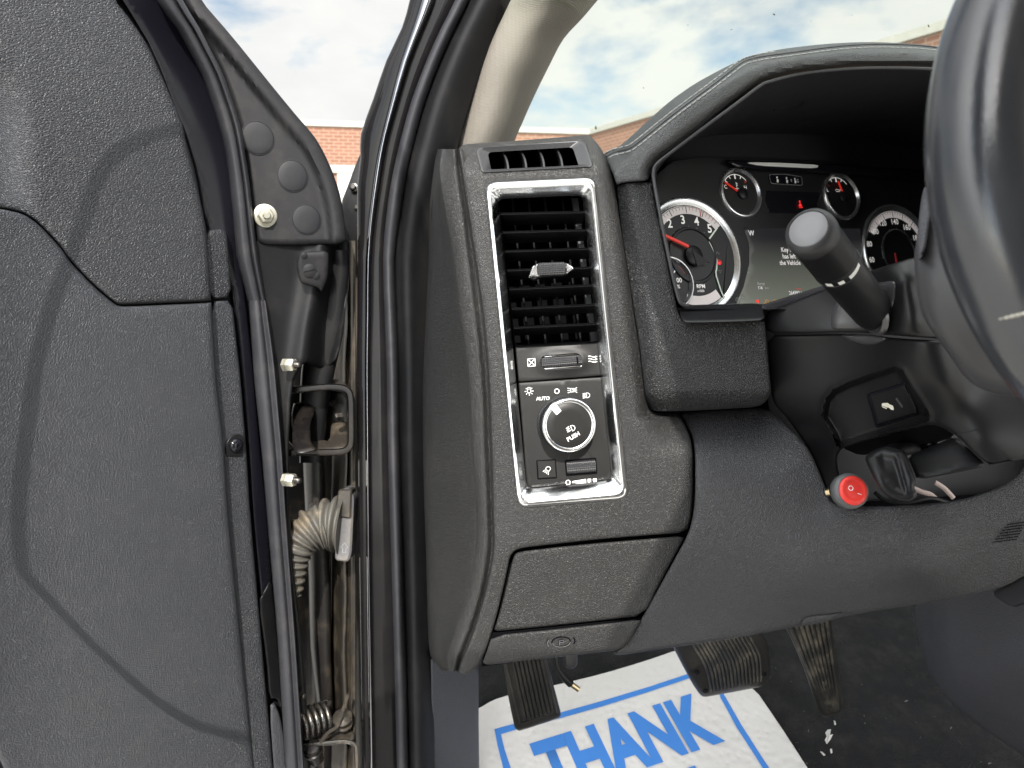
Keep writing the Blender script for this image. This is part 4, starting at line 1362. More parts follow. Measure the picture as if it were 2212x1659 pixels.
# ---------------------------------------------------------------- air vent inside the frame
av = thing('air_vent', 'tall black air vent with horizontal louvres inside the chrome frame', 'air vent', W(1205, 742, .71))
AV = shifted(DF, .0135)
box = np.array([(1077, 430), (1259, 422), (1302, 737), (1112, 748)], float)
boxs = rnd(box, 6, 2)
bk_ = boxs.mean(0) + (boxs - boxs.mean(0)) * .98
loops_obj('duct', [(boxs + 0, shifted(DF, .010)), (boxs + 0, shifted(DF, .016)), (bk_, shifted(DF, .11))], M['black'], av, cap_last=True)
slats = [((1080, 462), (1263, 458)), ((1084, 502), (1268, 497)), ((1089, 543), (1273, 537)), ((1094, 584), (1279, 578)), ((1099, 625), (1285, 616)), ((1104, 667), (1290, 658)), ((1108, 708), (1295, 699))]
for i, (a, b) in enumerate(slats):
    d = AV(*a)
    fr = Frame((a[0] + b[0]) / 2, (a[1] + b[1]) / 2, AV, rot=math.degrees(math.atan2(a[1] - b[1], b[0] - a[0])))
    h = (b[0] - a[0]) / 2 - 1
    # section: thin leading edge, wider root running back and down
    sec = [(1.8, 4), (2.4, 0), (-1.0, -1.0), (-2.2, 0), (-13.5, -40), (-13.5, -52), (-10, -52)]
    verts = [tuple(fr.p(s * h, y, z)) for s in (-1, 1) for y, z in sec]
    n = len(sec)
    faces = [(j, (j + 1) % n, n + (j + 1) % n, n + j) for j in range(n)] + [tuple(range(n - 1, -1, -1)), tuple(n + j for j in range(n))]
    obj('louvre', verts, faces, M['plastic'], av, sharp=25)
for k in range(4):
    s = (.16, .355, .545, .755)[k]
    rows = []
    for v, t in ((428, 0), (590, .5), (744, 1)):
        u = (1077 + 35 * t) + s * (182 + 8 * t)
        rows.append([(u - 2.4, v, .772), (u - 2.4, v, .7465), (u - 1.6, v, .745), (u + 1.6, v, .745), (u + 2.4, v, .7465), (u + 2.4, v, .772)])
    loft('vane', rows, M['vane'], av, ku=1, kv=2)
rows = []
for v, t in ((428, 0), (590, .5), (744, 1)):
    u = (1077 + 35 * t) + .925 * (182 + 8 * t)
    rows.append([(u - 12, v, .775), (u - 12, v, .744), (u - 9, v, .741), (u + 3, v, .741), (u + 6, v, .744), (u + 6, v, .775)])
loft('vane_post', rows, M['plastic_mid'], av, ku=1, kv=2)
# thumb tab clipped on the fourth louvre
fr = Frame(1190, 581, shifted(DF, .004), rot=2)
tab = prism('thumb_tab', fr, rnd([(-48, -17), (-32, 12), (-26, 15), (28, 15), (34, 12), (47, 2), (34, -12), (26, -13), (-26, -16), (-36, -22)], 5), -26, -2, M['plastic'], av, bev=2)
knurl('grip', fr.sub(3, 0, -4), 52, 29, 14, 7, 9, 1.6, M['plastic_mid'], tab)
prism('chrome_tip', fr.sub(0, 0, 0), rnd([(-49, -18), (-38, 8), (-29, 13), (-27, -15), (-40, -14)], 3), -12, 4, M['chrome'], tab, bev=2.5)
prism('chrome_tip', fr.sub(0, 0, 0), rnd([(33, 12), (47, 2), (48, -1), (33, -12), (31, 0)], 3), -12, 4, M['chrome'], tab, bev=2.5)
# shut off wheel panel
SP_ = shifted(DF, .0135)
wp_out = np.array([(1113, 748), (1301, 737), (1307, 811), (1120, 825)], float)
wh = np.array(rnd([(1167, 770), (1254, 763), (1261, 793), (1170, 798)], 14, 5))
wp = sheet('wheel_panel', wp_out, SP_, M['panel'], av, edge=.0012, step=7, thick=.02, holes=[wh], smooth=0, hole_edge=.0008,
           fn=lambda V: -.0040 * np.exp(-(((V[:, 0] - 1213) / 53) ** 2 + ((V[:, 1] - 781) / 24) ** 2) ** 2 * 1.0))
fr = Frame(1213.5, 781, shifted(SP_, .003), rot=4.5)
tw = knurl('thumbwheel', fr, 88, 25, 22, 6, 11, 1.3, M['plastic_mid'], av)
for y in (13, -13):
    tube('chrome_edge', [fr.p(x, y * (1 - .0000 * x * x), 3.2 + 5 * (1 - (x / 46.0) ** 2)) for x in np.linspace(-44, 44, 9)], 1.1 * fr.k, M['chrome'], tw, n=6, k=2)
tube('wheel_mark', [fr.p(33, y, 9 + 3.5 * (1 - (y / 9.0) ** 2)) for y in (-7, -3, 3, 7)], 1.6 * fr.k, M['black'], tw, n=6)
fr = Frame(1148, 783, shifted(SP_, -.0008), rot=4)
strokes('closed_symbol', fr, [[(-8, -8), (8, -8), (8, 8), (-8, 8), (-8, -8)], [(-8, -8), (8, 8)], [(-8, 8), (8, -8)]], 1.7, M['white'], av)
fr = Frame(1280, 776, shifted(SP_, -.0008), rot=2)
def wave(y): return [(-9, y + 1.2), (-6, y + 1.6), (-2, y + .4), (2, y - 1.0), (6, y - .8), (10, y)]
strokes('airflow_symbol', fr, [wave(y) for y in (5.5, 0, -5.5)], 1.7, M['white'], av, fills=[[(6, y + 2), (11, y), (6, y - 2.2)] for y in (5.5, 0, -5.5)])

# ---------------------------------------------------------------- headlight switch
hs_ = thing('headlight_switch', 'black headlight switch panel with a chrome ringed PUSH knob', 'light switch', W(1230, 1058, .715))
HP = shifted(DF, .0130)
hp_out = rnd([(1120, 827), (1307, 814), (1322, 1036), (1138, 1056)], [3, 3, 16, 16], 5)
kn_h = np.array([(1226 + 57 * math.cos(a), 917 - 57 * math.sin(a)) for a in np.linspace(0, 2 * math.pi, 40, endpoint=False)])
sheet('panel', hp_out, HP, M['panel'], hs_, edge=.0012, step=10, thick=.02, smooth=0)
kf = Frame(1221, 915, HP)
kf = Frame(1221, 915, HP, nrm=kf.z + kf.x * .13 - kf.y * .03)
knob = lathe('knob', kf, [(61, -4), (61, 1), (58.5, 3), (58.5, 3.5), (57.5, 34), (57, 40), (54, 42)], M['plastic'], hs_, n=144, caps=(True, False), teeth=1, tooth=-2.2, tooth_rows=(3, 4), sharp=30)
lathe('chrome_ring', kf, [(56.5, 38), (57.3, 42), (56.5, 47), (53.5, 50.5), (49.5, 50), (47, 47.5)], M['chrome'], knob, n=72, caps=(False, False), sharp=60)
lathe('knob_face', kf, [(48, 44), (47.6, 48.5), (46, 49.6), (30, 50.0), (.1, 50.2)], M['panel'], knob, n=64, caps=(False, False))
f2 = kf.sub(-30, 35, 50, 40)
prism('pointer_mark', f2, rnd([(-7, -12), (7, -12), (7, 11), (-7, 11)], 2), -3, 1.6, M['white'], knob, bev=.8)
f3 = kf.sub(8, -24, 50, 29)
text('push_letters', f3, 'PUSH', 12.5, M['white'], knob, z=.8, bold=.018)
fd = kf.sub(3, -7, 50, 22)
def beamD(x, y, s=1.0): return [(x, y - 6 * s), (x, y + 6 * s), (x + 4 * s, y + 5 * s), (x + 7 * s, y + 2 * s), (x + 7 * s, y - 2 * s), (x + 4 * s, y - 5 * s), (x, y - 6 * s)]
strokes('fog_lamp_symbol', fd, [beamD(1, 0, 1.05)] + [[(-10, y + 1), (-2, y + 3)] for y in (-5, -1, 3)] + [[(-7, 6), (-4.5, 2), (-7, -1), (-4.5, -5)]], 1.5, M['white'], knob, z=.8)
text('auto_letters', Frame(1173, 861, HP, rot=3), 'AUTO', 10.5, M['white'], hs_, bold=.02)
strokes('off_symbol', Frame(1203, 845, HP), [arc(0, 0, 4.8, 0, 360, 24)], 1.7, M['white'], hs_)
fr = Frame(1143, 845, HP, rot=3)
rays = [[(6.4 * math.cos(a), 6.4 * math.sin(a)), (9.6 * math.cos(a), 9.6 * math.sin(a))] for a in [math.radians(q) for q in (-90, -45, 0, 45, 135, 180, 225)]]
strokes('lamp_symbol', fr, [arc(0, 0, 4, 120, 420, 18)] + rays + [[(-2, 3.5), (-2.6, 8), (2.6, 8), (2, 3.5)]], 1.4, M['white'], hs_)
fr = Frame(1236, 843, HP, rot=3)
strokes('parking_lamp_symbol', fr, [beamD(-3, 0, .75)[::1], [(3, -4.5), (3, 4.5)][::1], [(2.6, 0), (6, 4), (6, -4), (2.6, 0)]] + [[(-10, y * 1.3), (-5, y)] for y in (-4, 0, 4)] + [[(10.5, y * 1.5), (7.2, y)] for y in (-3.6, 0, 3.6)], 1.3, M['white'], hs_)
fr = Frame(1267, 854, HP, rot=3)
strokes('low_beam_symbol', fr, [beamD(0, 0, .95)] + [[(-8.5, y - 1.2), (-2, y)] for y in (-4.5, -1.5, 1.5, 4.5)], 1.4, M['white'], hs_)
# cargo lamp button
fb = Frame(1181, 1014, HP, rot=3.5)
prism('button_bezel', fb, rnd([(-21.5, -20.5), (21, -20.5), (21, 21), (-21.5, 21)], 2), -3, .8, M['black'], hs_)
btn = prism('button', fb, rnd([(-19, -18), (19.5, -18), (19.5, 19), (-19, 19)], 2), -3, 3.4, M['panel'], hs_, bev=1.5)
strokes('cargo_lamp_symbol', fb.sub(0, 0, 3.6, -35), [[(-3, -1), (-3, 4), (-1, 7), (3, 8), (6, 6), (6, -1), (-3, -1)]] + [[(x, -3), (x * 1.5 - .5, -8)] for x in (-3, 0, 3, 6)], 1.4, M['white'], btn)
# dimmer wheel
fw = Frame(1255, 1008, HP, rot=4.5)
lathe('dimmer_well', fw, [(44, -1), (44, .7), (42.5, 1.0), (41, -.4), (.1, -1)], M['panel'], hs_, n=40, caps=(False, False), sx=.66)
prism('dimmer_slot', fw, rnd([(-34, -18), (34, -18), (34, 17), (-34, 17)], 3), -3, 1.5, M['black'], hs_)
knurl('dimmer_wheel', fw.sub(0, 0, 1), 62, 27, 15, 6, 12, 1.4, M['plastic_mid'], hs_)
fr = Frame(1255, 1040, HP, rot=4)
strokes('dimmer_symbol', fr, [arc(-28, 0, 4.6, 0, 360, 24)], 1.7, M['white'], hs_, fills=[[(-19, -2.2), (-19, 2), (11, 4.8), (11, -4.6)], rnd([(14.5, -4.4), (22, -4.4), (22, 4.6), (14.5, 4.6)], 1.5, 3), rnd([(26, -4.4), (34, -4.4), (34, 4.6), (26, 4.6)], 1.5, 3)])

# ---------------------------------------------------------------- padded block right of the switch column
KB = dmap([(1345, 420, .700), (1395, 620, .690), (1430, 800, .684), (1650, 700, .690), (1655, 860, .692), (1410, 880, .690)])
def f_kb(V):
    u, v = V[:, 0], V[:, 1]
    xl = np.interp(v, [400, 553, 753, 880], [1332, 1357, 1386, 1398])
    q = np.clip(((xl + 34) - u) / 34, 0, 1)
    b = np.clip((v - 842) / 40, 0, 1) * (u > 1385)
    return .016 * q ** 1.8 + .020 * b ** 1.7
sheet('padded_block', [(1331, 403), (1345, 397), (1372, 394), (1396, 393), (1409, 396), (1413, 420), (1432, 520), (1451, 615), (1466, 682), (1480, 693), (1560, 692), (1650, 688), (1655, 730), (1661, 800), (1666, 846), (1660, 862), (1640, 879), (1560, 884), (1470, 888), (1420, 889), (1404, 884), (1396, 870), (1390, 820), (1383, 753), (1370, 670), (1357, 590), (1340, 475)],
      KB, M['block'], dash, edge=.004, step=9, thick=.05, fn=f_kb, smooth=1)

# ---------------------------------------------------------------- leather hood over the instruments
HO = [(1302, 334), (1316, 326), (1335, 318), (1362, 296), (1402, 258), (1450, 216), (1500, 181), (1555, 151), (1602, 128), (1650, 113), (1700, 104), (1780, 95), (1850, 91), (1900, 91), (1960, 94), (2045, 104), (2150, 122)]
HI = [(2150, 152), (2045, 148), (1950, 144), (1850, 145), (1740, 155), (1700, 163), (1664, 173), (1640, 184), (1592, 220), (1540, 258), (1500, 288), (1450, 326), (1418, 350), (1408, 366), (1406, 378)]
HD = dmap([(1330, 350, .700), (1400, 330, .690), (1405, 385, .690), (1500, 230, .684), (1550, 240, .690), (1650, 140, .690), (1700, 130, .690), (1900, 115, .700), (2100, 130, .715), (1340, 392, .702)])
def f_hood(V):
    do = seg_dist(V, np.array(HO, float), closed=False)
    di = seg_dist(V, np.array(HI, float), closed=False)
    s = do / np.maximum(do + di, 1)
    return .034 * np.clip(1 - s / .42, 0, 1) ** 1.5 + .016 * np.clip((s - .72) / .28, 0, 1) ** 1.6
hood = sheet('leather_hood', HO + HI + [(1398, 390), (1370, 392), (1345, 395), (1332, 400), (1326, 380), (1314, 352)], HD, M['hood'], dash, edge=.003, step=8, thick=.05, fn=f_hood, smooth=1)
sheet('hood_carrier', HO + [(u, v + 7) for u, v in HI] + [(1404, 396), (1372, 400), (1345, 402), (1332, 404), (1324, 384), (1313, 356)], shifted(HD, .052), M['black'], dash, edge=.002, step=16, thick=.03, smooth=1)
class hd2:
    def arr(self, uv):
        uv = np.asarray(uv, float)
        return HD.arr(uv) + f_hood(uv)
    def __call__(self, u, v): return float(self.arr(np.array([[u, v]], float))[0])
H2 = hd2()
seamline = [(1308, 338), (1324, 329), (1342, 325), (1362, 319), (1384, 303), (1404, 287), (1440, 258), (1475, 231), (1541, 182), (1580, 152), (1609, 132), (1650, 122), (1708, 114), (1780, 104), (1841, 98), (1900, 96), (1975, 98), (2045, 106), (2140, 121)]
SLn = resample(crspline(np.array(seamline, float), 6), 4, closed=False)
tt = np.gradient(SLn, axis=0); tt /= np.linalg.norm(tt, axis=1, keepdims=True)
SN = np.stack([-tt[:, 1], tt[:, 0]], 1)
Pp = SLn
tube('seam_fold', [tuple(W(p[0], p[1], H2(p[0], p[1]) - .0002)) for p in SLn[::3]], .0013, M['hood'], hood, n=6, k=2)
verts, faces = [], []
seg = np.r_[0, np.cumsum(np.linalg.norm(np.diff(SLn, axis=0), axis=1))]
def add_stitch(u0, v0, u1, v1, r, lift):
    A = W(u0, v0, H2(u0, v0) - lift); B = W(u1, v1, H2(u1, v1) - lift); C_ = (A + B) / 2 + (CAM - A).normalized() * .0007
    path = [A + (A - CAM).normalized() * .0012, A, C_, B, B + (B - CAM).normalized() * .0012]
    s = len(verts)
    for i, p in enumerate(path):
        t = (path[min(i + 1, 4)] - path[max(i - 1, 0)]).normalized()
        a = t.cross(Vector((.2, 1, .3))).normalized(); b = t.cross(a)
        for j in range(6):
            q = j / 6 * 2 * math.pi
            verts.append(tuple(p + (a * math.cos(q) + b * math.sin(q)) * r))
    for i in range(4):
        for j in range(6):
            faces.append((s + i * 6 + j, s + i * 6 + (j + 1) % 6, s + i * 6 + 6 + (j + 1) % 6, s + i * 6 + 6 + j))
pos = 6.0
while pos < seg[-1] - 14:
    f = [np.interp(x, seg, np.arange(len(seg))) for x in (pos, pos + 9.5)]
    for side in ((1,) if pos > 430 else (1, -1)):
        pr = []
        for q in f:
            i = int(q); t = q - i; i2 = min(i + 1, len(SLn) - 1)
            c = SLn[i] * (1 - t) + SLn[i2] * t
            pr.append(c + SN[i] * side * 6.5)
        add_stitch(*pr[0], *pr[1], .00075, .0004)
    pos += 13.5
st = obj('stitching', verts, faces, M['dark_thread'], hood)

# satin frame line round the instrument opening and the ledge below it
tube('opening_trim', [tuple(W(u, v, d)) for u, v, d in [(2140, 156, .720), (2045, 151, .712), (1950, 147, .708), (1850, 148, .702), (1740, 158, .698), (1664, 176, .694), (1640, 187, .693), (1592, 223, .692), (1500, 291, .692), (1450, 329, .692), (1421, 352, .693), (1412, 368, .694), (1414, 400, .694), (1433, 500, .69), (1453, 595, .688), (1466, 645, .687), (1474, 657, .687), (1488, 661, .687)]], .0017, M['plastic_mid'], dash, n=8, k=4)
LD = dmap([(1480, 690, .681), (1650, 685, .685), (1500, 660, .703)])
sheet('ledge', [(1466, 672), (1470, 660), (1488, 659), (1560, 657), (1640, 655), (1646, 664), (1653, 692), (1600, 695), (1486, 698), (1474, 694)], LD, M['plastic'], dash, edge=.003, step=8, thick=.03)

# cavity behind the opening
cav_f = [(1480, 668), (1466, 655), (1448, 590), (1430, 500), (1411, 400), (1410, 366), (1450, 328), (1500, 290), (1592, 222), (1640, 186), (1664, 175), (1740, 157), (1850, 147), (1950, 146), (2045, 150), (2140, 155), (2200, 240), (2200, 420), (2190, 668), (1900, 668), (1660, 668)]
cav_b = [(1480, 668), (1466, 655), (1448, 590), (1430, 500), (1414, 410), (1420, 372), (1450, 328), (1475, 309), (1512, 297), (1558, 291), (1600, 290), (1690, 289), (1760, 291), (1840, 298), (1930, 312), (2040, 330), (2120, 345), (2120, 430), (2110, 668), (1900, 668), (1660, 668)]
cav_r = [(1480, 668), (1466, 655), (1448, 590), (1430, 500), (1414, 412), (1424, 382), (1452, 352), (1480, 345), (1512, 342), (1558, 342), (1600, 343), (1690, 346), (1760, 350), (1840, 356), (1930, 364), (2040, 372), (2120, 380), (2120, 450), (2110, 668), (1900, 668), (1660, 668)]
CL = dmap([(1495, 552, .800), (1940, 552, .935), (1495, 420, .812)])          # plane of the dials
cm = dmap([(1440, 400, .74), (1440, 600, .74), (1600, 290, .84), (1900, 305, .93), (2110, 345, .98), (2110, 640, .96), (1700, 668, .85)])
loops_obj('instrument_hollow', [(np.array(cav_f, float), dmap([(1410, 400, .697), (1470, 650, .692), (1640, 186, .697), (1850, 147, .705), (2140, 155, .724), (2190, 668, .72), (1660, 668, .70)])),
                                (np.array(cav_b, float), shifted(CL, .02)), (np.array(cav_r, float), shifted(CL, .012))], M['lining'], dash, sharp=60)
tube('hood_rib', [tuple(W(u, v, d)) for u, v, d in [(1672, 238, .775), (1700, 237, .778), (1722, 230, .778), (1738, 220, .775)]], .0012, M['dark'], dash, n=6)
tube('hood_rib', [tuple(W(u, v, d)) for u, v, d in [(1728, 268, .83), (1745, 266, .83), (1755, 260, .83)]], .0010, M['dark'], dash, n=6)

# the dashboard goes on behind the wheel to the passenger side (outside the picture)
rows = []
for x in (.57, .62, .75, 1.0, 1.45):
    k_ = .03 if x < .6 else 0
    rows.append([(x, y + k_, z) for y, z in [(.84, 1.10), (.70, 1.12), (.655, 1.20), (.66, 1.29), (.70, 1.34), (.70, 1.50), (.73, 1.59), (.82, 1.63), (1.05, 1.65), (1.32, 1.58)]])
loft('passenger_side', rows, M['knee'], dash, ku=3, kv=2, world=True)

# ================================================================== instrument cluster
cl = thing('instrument_cluster', 'dark instrument cluster with four ringed dials and a lit screen under the hood', 'instrument cluster', W(1700, 668, .86))
cf = np.array([(1395, 395), (1424, 372), (1452, 348), (1512, 338), (1690, 342), (1930, 360), (2120, 376), (2130, 690), (1480, 690), (1440, 640)], float)
sheet('face_plate', cf, CL, M['dial'], cl, edge=.001, step=22, thick=.02, smooth=0)
sheet('upper_shelf', [(1560, 345), (1620, 346), (1780, 353), (2110, 376), (2110, 402), (1780, 372), (1600, 366)], shifted(CL, -.012), M['gloss'], cl, edge=.003, step=12, thick=.012)
sheet('reflection_strip', [(1612, 352), (1625, 350), (1700, 352), (1770, 356), (1764, 364), (1700, 361), (1640, 358)], shifted(CL, -.0145), M['white'], cl, edge=.0008, step=8, thick=.004)  # white strip paints the windshield's reflection in the cluster lens

def dial(name, u, v, R, ring_w, label=None, ring_h=6):
    f = Frame(u, v, CL)
    g = lathe(name, f, [(R - 2, .5), (R - ring_w, .6), (.1, .7)], M['dial'], cl, n=72, caps=(False, False))
    if label: g['label'] = label
    lathe('ring', f, [(R + 3, 0), (R + 2, ring_h * .7), (R, ring_h), (R - ring_w * .35, ring_h), (R - ring_w * .75, ring_h * .45), (R - ring_w, 1)], M['ring'], g, n=96, caps=(False, False), sharp=45)
    return f, g

def pol(r, a): return (r * math.cos(math.radians(a)), r * math.sin(math.radians(a)))

# rev counter; angles measured from the horizontal
tf, tg = dial('rev_counter', 1496, 552, 128, 15, 'large rev counter dial with red needle')
A0, DA = 227, -38                                   # angle of 0 and step per 1000
def aT(n): return {2: 127, 3: 107, 4: 78, 5: 47}.get(n, 0)
band = [pol(111, a) for a in np.linspace(215, 36, 60)] + [pol(93, a) for a in np.linspace(36, 215, 60)]
strokes('scale_band', tf, [], 1, M['dial_band'], tg, z=1.0, fills=[[pol(111, a), pol(93, a), pol(93, b), pol(111, b)] for a, b in zip(np.linspace(215, 38, 60)[:-1], np.linspace(215, 38, 60)[1:])])
ticks_b, ticks_r = [], []
for i in range(0, 31):
    a = 190 - i * 5.0
    if a < 42: break
    big = i % 5 == 0
    ln = [pol(109, a), pol(95 if big else 101, a)]
    (ticks_r if a < 90 and i % 2 == 0 else ticks_b).append((2.0 if big else 1.0, ln))
strokes('scale_marks', tf, ticks_b + [(1.0, [pol(109, a) for a in np.linspace(190, 80, 30)])], 1, M['dial'], tg, z=1.5)
strokes('red_scale_marks', tf, ticks_r + [(1.0, [pol(109, a) for a in np.linspace(80, 42, 12)]), (2.5, [pol(109, 68), pol(92, 68)])], 1, M['red_print'], tg, z=1.5)
for n, (u, v) in {2: (1446, 484), 3: (1474, 476), 4: (1504, 479.5), 5: (1532, 495)}.items():
    text('number', Frame(u, v, CL), str(n), 27, M['dial_white'], tg, z=1.6, bold=.02, sx=.95)
strokes('inner_scale', tf, [arc(0, 0, 62, 150, 50, 24)] + [[pol(61, a), pol(66, a)] for a in (150, 130, 110, 90, 70, 52)], 1.2, M['grey_print'], tg, z=1.2)
lathe('inner_ring', tf, [(64, .7), (62, 4), (58, 4.5), (56, 2), (.1, 1.6)], M['dial'], tg, n=64, caps=(False, False))
lathe('hub', tf.sub(-2, -2), [(22, 2), (22, 9), (18, 11), (.1, 11.5)], M['plastic'], tg, n=40, caps=(False, False))
prism('needle_tail', tf.sub(0, -4), [(-8, 13), (34, -16), (26, -14), (-2, -24)], 10, 12.5, M['plastic'], tg)
prism('needle', tf, [(-17, 14), (-88, 44), (-87, 49), (-16, 20)], 8, 12, M['needle'], tg)
zig = [(72, 62), (47, 37), (46, 30), (52, 15), (56, 2), (57, -12), (54, -30), (50, -38), (50, -48), (56, -80), (62, -97)]
zig = [(x * 1.07, y) for x, y in zig]
prism('side_scale_window', tf, [(x, y) for x, y in zig] + [pol(112, a) for a in np.linspace(-56, 34, 24)], .8, 1.6, M['dial'], tg)
strokes('divider', tf, [zig], 3.6, M['pale_green'], tg, z=3)
strokes('lower_band', tf, [], 1, M['dial_band'], tg, z=1.0, fills=[[pol(111, a), pol(90, a), pol(90, b), pol(111, b)] for a, b in zip(np.linspace(-58, -110, 20)[:-1], np.linspace(-58, -110, 20)[1:])])
strokes('fuel_pump_symbol', tf.sub(68, -16, 1.6), [[(-3, -5), (-3, 5), (3, 5), (3, -5)], [(3, 3), (6, 2), (6, -3)]], 1.2, M['lamp_red'], tg, fills=[[(-3, -5), (-3, 1), (3, 1), (3, -5)]])
strokes('fuel_arrows', tf.sub(67, 0, 1.6), [[(-4, 2), (0, 8), (5, 2)], [(-5, -34), (5, -34), (0, -40), (-5, -34)]], 1.0, M['grey_print'], tg)
text('rpm_letters', Frame(1513, 619, CL), 'RPM', 12.5, M['dial_white'], tg, z=1.6, bold=.02)
text('rpm_scale_letters', Frame(1513, 629, CL), 'x1000', 7.5, M['dial_white'], tg, z=1.6, bold=.01)
# small fuel/temperature dial nested in its lower left
ff, fg = dial('percent_dial', 1447, 612, 57, 7, 'small dial reading 100 %', ring_h=9)
text('number', ff.sub(21, 6), '100', 14.5, M['dial_white'], fg, z=1.6, bold=.015)
text('percent_sign', ff.sub(21, -8), '%', 11.5, M['dial_white'], fg, z=1.6, bold=.015)
strokes('blue_mark', ff, [(2.6, [(3, 36), (13, 32), (10, 24)])], 2.6, M['blue_print'], fg, z=1.6)
strokes('white_mark', ff, [(2.8, [(11, 21), (17, 28)])], 2.8, M['dial_white'], fg, z=1.6)
strokes('red_mark', ff, [arc(0, 0, 47, 75, 15, 10)], 1.2, M['red_print'], fg, z=1.6)

def small(name, u, v, R, lab, left, right, rot, needle, icon, hub=(0, -18)):
    f, g = dial(name, u, v, R, 7, lab)
    f = f.sub(-8, 8, 0, rot)
    strokes('scale', f, [arc(0, 0, 36, 146, 34, 24, 33)] + [(2.0, [(a * .98, b * .98), (a * 1.0 * .80, b * .80)]) for a, b in [(pol(36, q)[0], pol(33, q)[1]) for q in (146, 118, 62)]] + [(4.0, [(0, 33), (0, 23)])], 1.6, M['dial_white'], g, z=1.4)
    strokes('red_zone', f, [(3.4, [(pol(36, 34)[0], pol(33, 34)[1]), (pol(28, 34)[0], pol(26, 34)[1])]) if right == 'H' else (3.0, [(pol(36, 146)[0], pol(33, 146)[1]), (pol(28, 150)[0], pol(26, 150)[1])])], 2, M['red_print'], g, z=2.0)
    text('letter', f.sub(-31, 5), left, 11.5, M['dial_white'], g, z=1.6, bold=.01)
    if right: text('letter', f.sub(24, 4), right, 11.5, M['dial_white'], g, z=1.6, bold=.01)
    lathe('hub', f.sub(12, -10), [(13, 1), (13, 5), (10, 7), (.1, 7.4)], M['plastic'], g, n=32, caps=(False, False))
    prism('needle', f, needle, 3, 6, M['needle'], g)
    strokes('symbol', f, icon, 1.2, M['dial_white'], g, z=1.5)
    return f, g
small('coolant_dial', 1599, 417, 54, 'small temperature dial from C to H', 'C', 'H', 0, [(-4, -6), (-33, 13), (-32, 15.5), (-3, -4)], [[(0, 16), (0, 2)], [(0, 13), (4, 13)], [(0, 9), (4, 9)], [(-6, 0), (-3, 2), (0, 0), (3, 2), (6, 0)]])
small('oil_dial', 1817, 424, 51, 'small oil pressure dial with L at its low end', 'L', '', 0, [(8, -2), (1.5, 24), (3.5, 24.5), (10.5, -1.5)], [[(-8, 4), (-5, 7), (5, 5), (9, 8)], [(-6, 2), (4, 2), (6, 5)]])

# speedometer
sf, sg = dial('speedometer', 1942, 548, 108, 12, 'speedometer numbered 60 to 160, partly behind the wheel')
strokes('scale_band', sf, [], 1, M['dial_band'], sg, z=1.0, fills=[[pol(95, a), pol(80, a), pol(80, b), pol(95, b)] for a, b in zip(np.linspace(150, 0, 50)[:-1], np.linspace(150, 0, 50)[1:])])
strokes('scale_marks', sf, [(1.8 if i % 4 == 0 else .9, [pol(93, 150 - i * 5), pol(82 if i % 4 == 0 else 87, 150 - i * 5)]) for i in range(30)] + [(.9, [pol(93, a) for a in np.linspace(150, 0, 40)])], 1, M['dial'], sg, z=1.5)
for s, (u, v) in {'60': (1882, 562), '80': (1877, 528), '100': (1888, 501), '120': (1905, 483), '140': (1931, 480), '160': (1957, 492), '180': (1978, 515)}.items():
    text('number', Frame(u, v, CL), s, 17, M['dial_white'], sg, z=1.6, bold=.015, sx=.95)
strokes('inner_scale', sf, [arc(0, 0, 54, 190, 0, 40)] + [[pol(52, a), pol(58, a)] for a in (190, 165, 140, 110, 85, 60, 35)], 1.4, M['grey_print'], sg, z=1.2)
lathe('inner_ring', sf, [(52, .7), (51, 4), (48, 4.5), (46, 2), (.1, 1.6)], M['dial'], sg, n=56, caps=(False, False))
prism('needle', sf, [(-20, -42), (-16, -42), (-19, 0), (-21, 0)], 4, 7, M['red_print'], sg)

# middle screen
SC_ = shifted(CL, -.001)
scr = sheet('display', [(1606, 492), (1700, 492), (1858, 494), (1866, 600), (1850, 657), (1590, 657), (1606, 620), (1618, 570), (1618, 530)], SC_, M['screen'], cl, edge=.0006, step=22, thick=.004, smooth=0)
SC2 = shifted(CL, -.0016)
def dtext(nm, u, v, s, size, m, sx=.92, b=.015):
    text(nm, Frame(u, v, SC2), s, size, m, scr, z=.4, bold=b, sx=sx, align='LEFT')
dtext('screen_letters', 1617, 504, 'W', 16, M['lcd_text'])
dtext('screen_letters', 1687, 540, 'Key fob', 14.5, M['lcd_text'])
dtext('screen_letters', 1690, 554, 'has left', 14.5, M['lcd_text'])
dtext('screen_letters', 1684, 568, 'the Vehicle', 14.5, M['lcd_text'])
dtext('screen_letters', 1636, 613, 'Range', 9.5, M['lcd_dim'])
dtext('screen_letters', 1637, 622, '116', 9.5, M['lcd_text'])
dtext('screen_letters', 1652, 622, 'km', 8.5, M['lcd_dim'])
dtext('screen_letters', 1704, 633, '264992 km', 11.5, M['lcd_text'], b=.01)
strokes('screen_line', Frame(1740, 643, SC2), [[(-45, 0), (30, 0)]], .9, M['lcd_dim'], scr)
strokes('screen_mark', Frame(1724, 624, SC2), [[(-8, 0), (8, 0)]], 1.2, M['needle'], scr)
dtext('gear_letter', 1687, 651, 'P', 12, M['lcd_text'])
strokes('warning_symbol', Frame(1656, 651, SC2), [arc(0, 0, 3.5, 0, 360, 16), [(-6, 3), (-4, -4)], [(6, 3), (4, -4)], [(-8, -4), (8, -4)]], 1.2, M['lamp_amber'], scr)
strokes('warning_symbol', Frame(1674, 651, SC2), [arc(0, -1, 4, 0, 360, 16), arc(0, -1, 6.5, 130, 230, 8), arc(0, -1, 6.5, -50, 50, 8)], 1.1, M['lamp_amber'], scr)
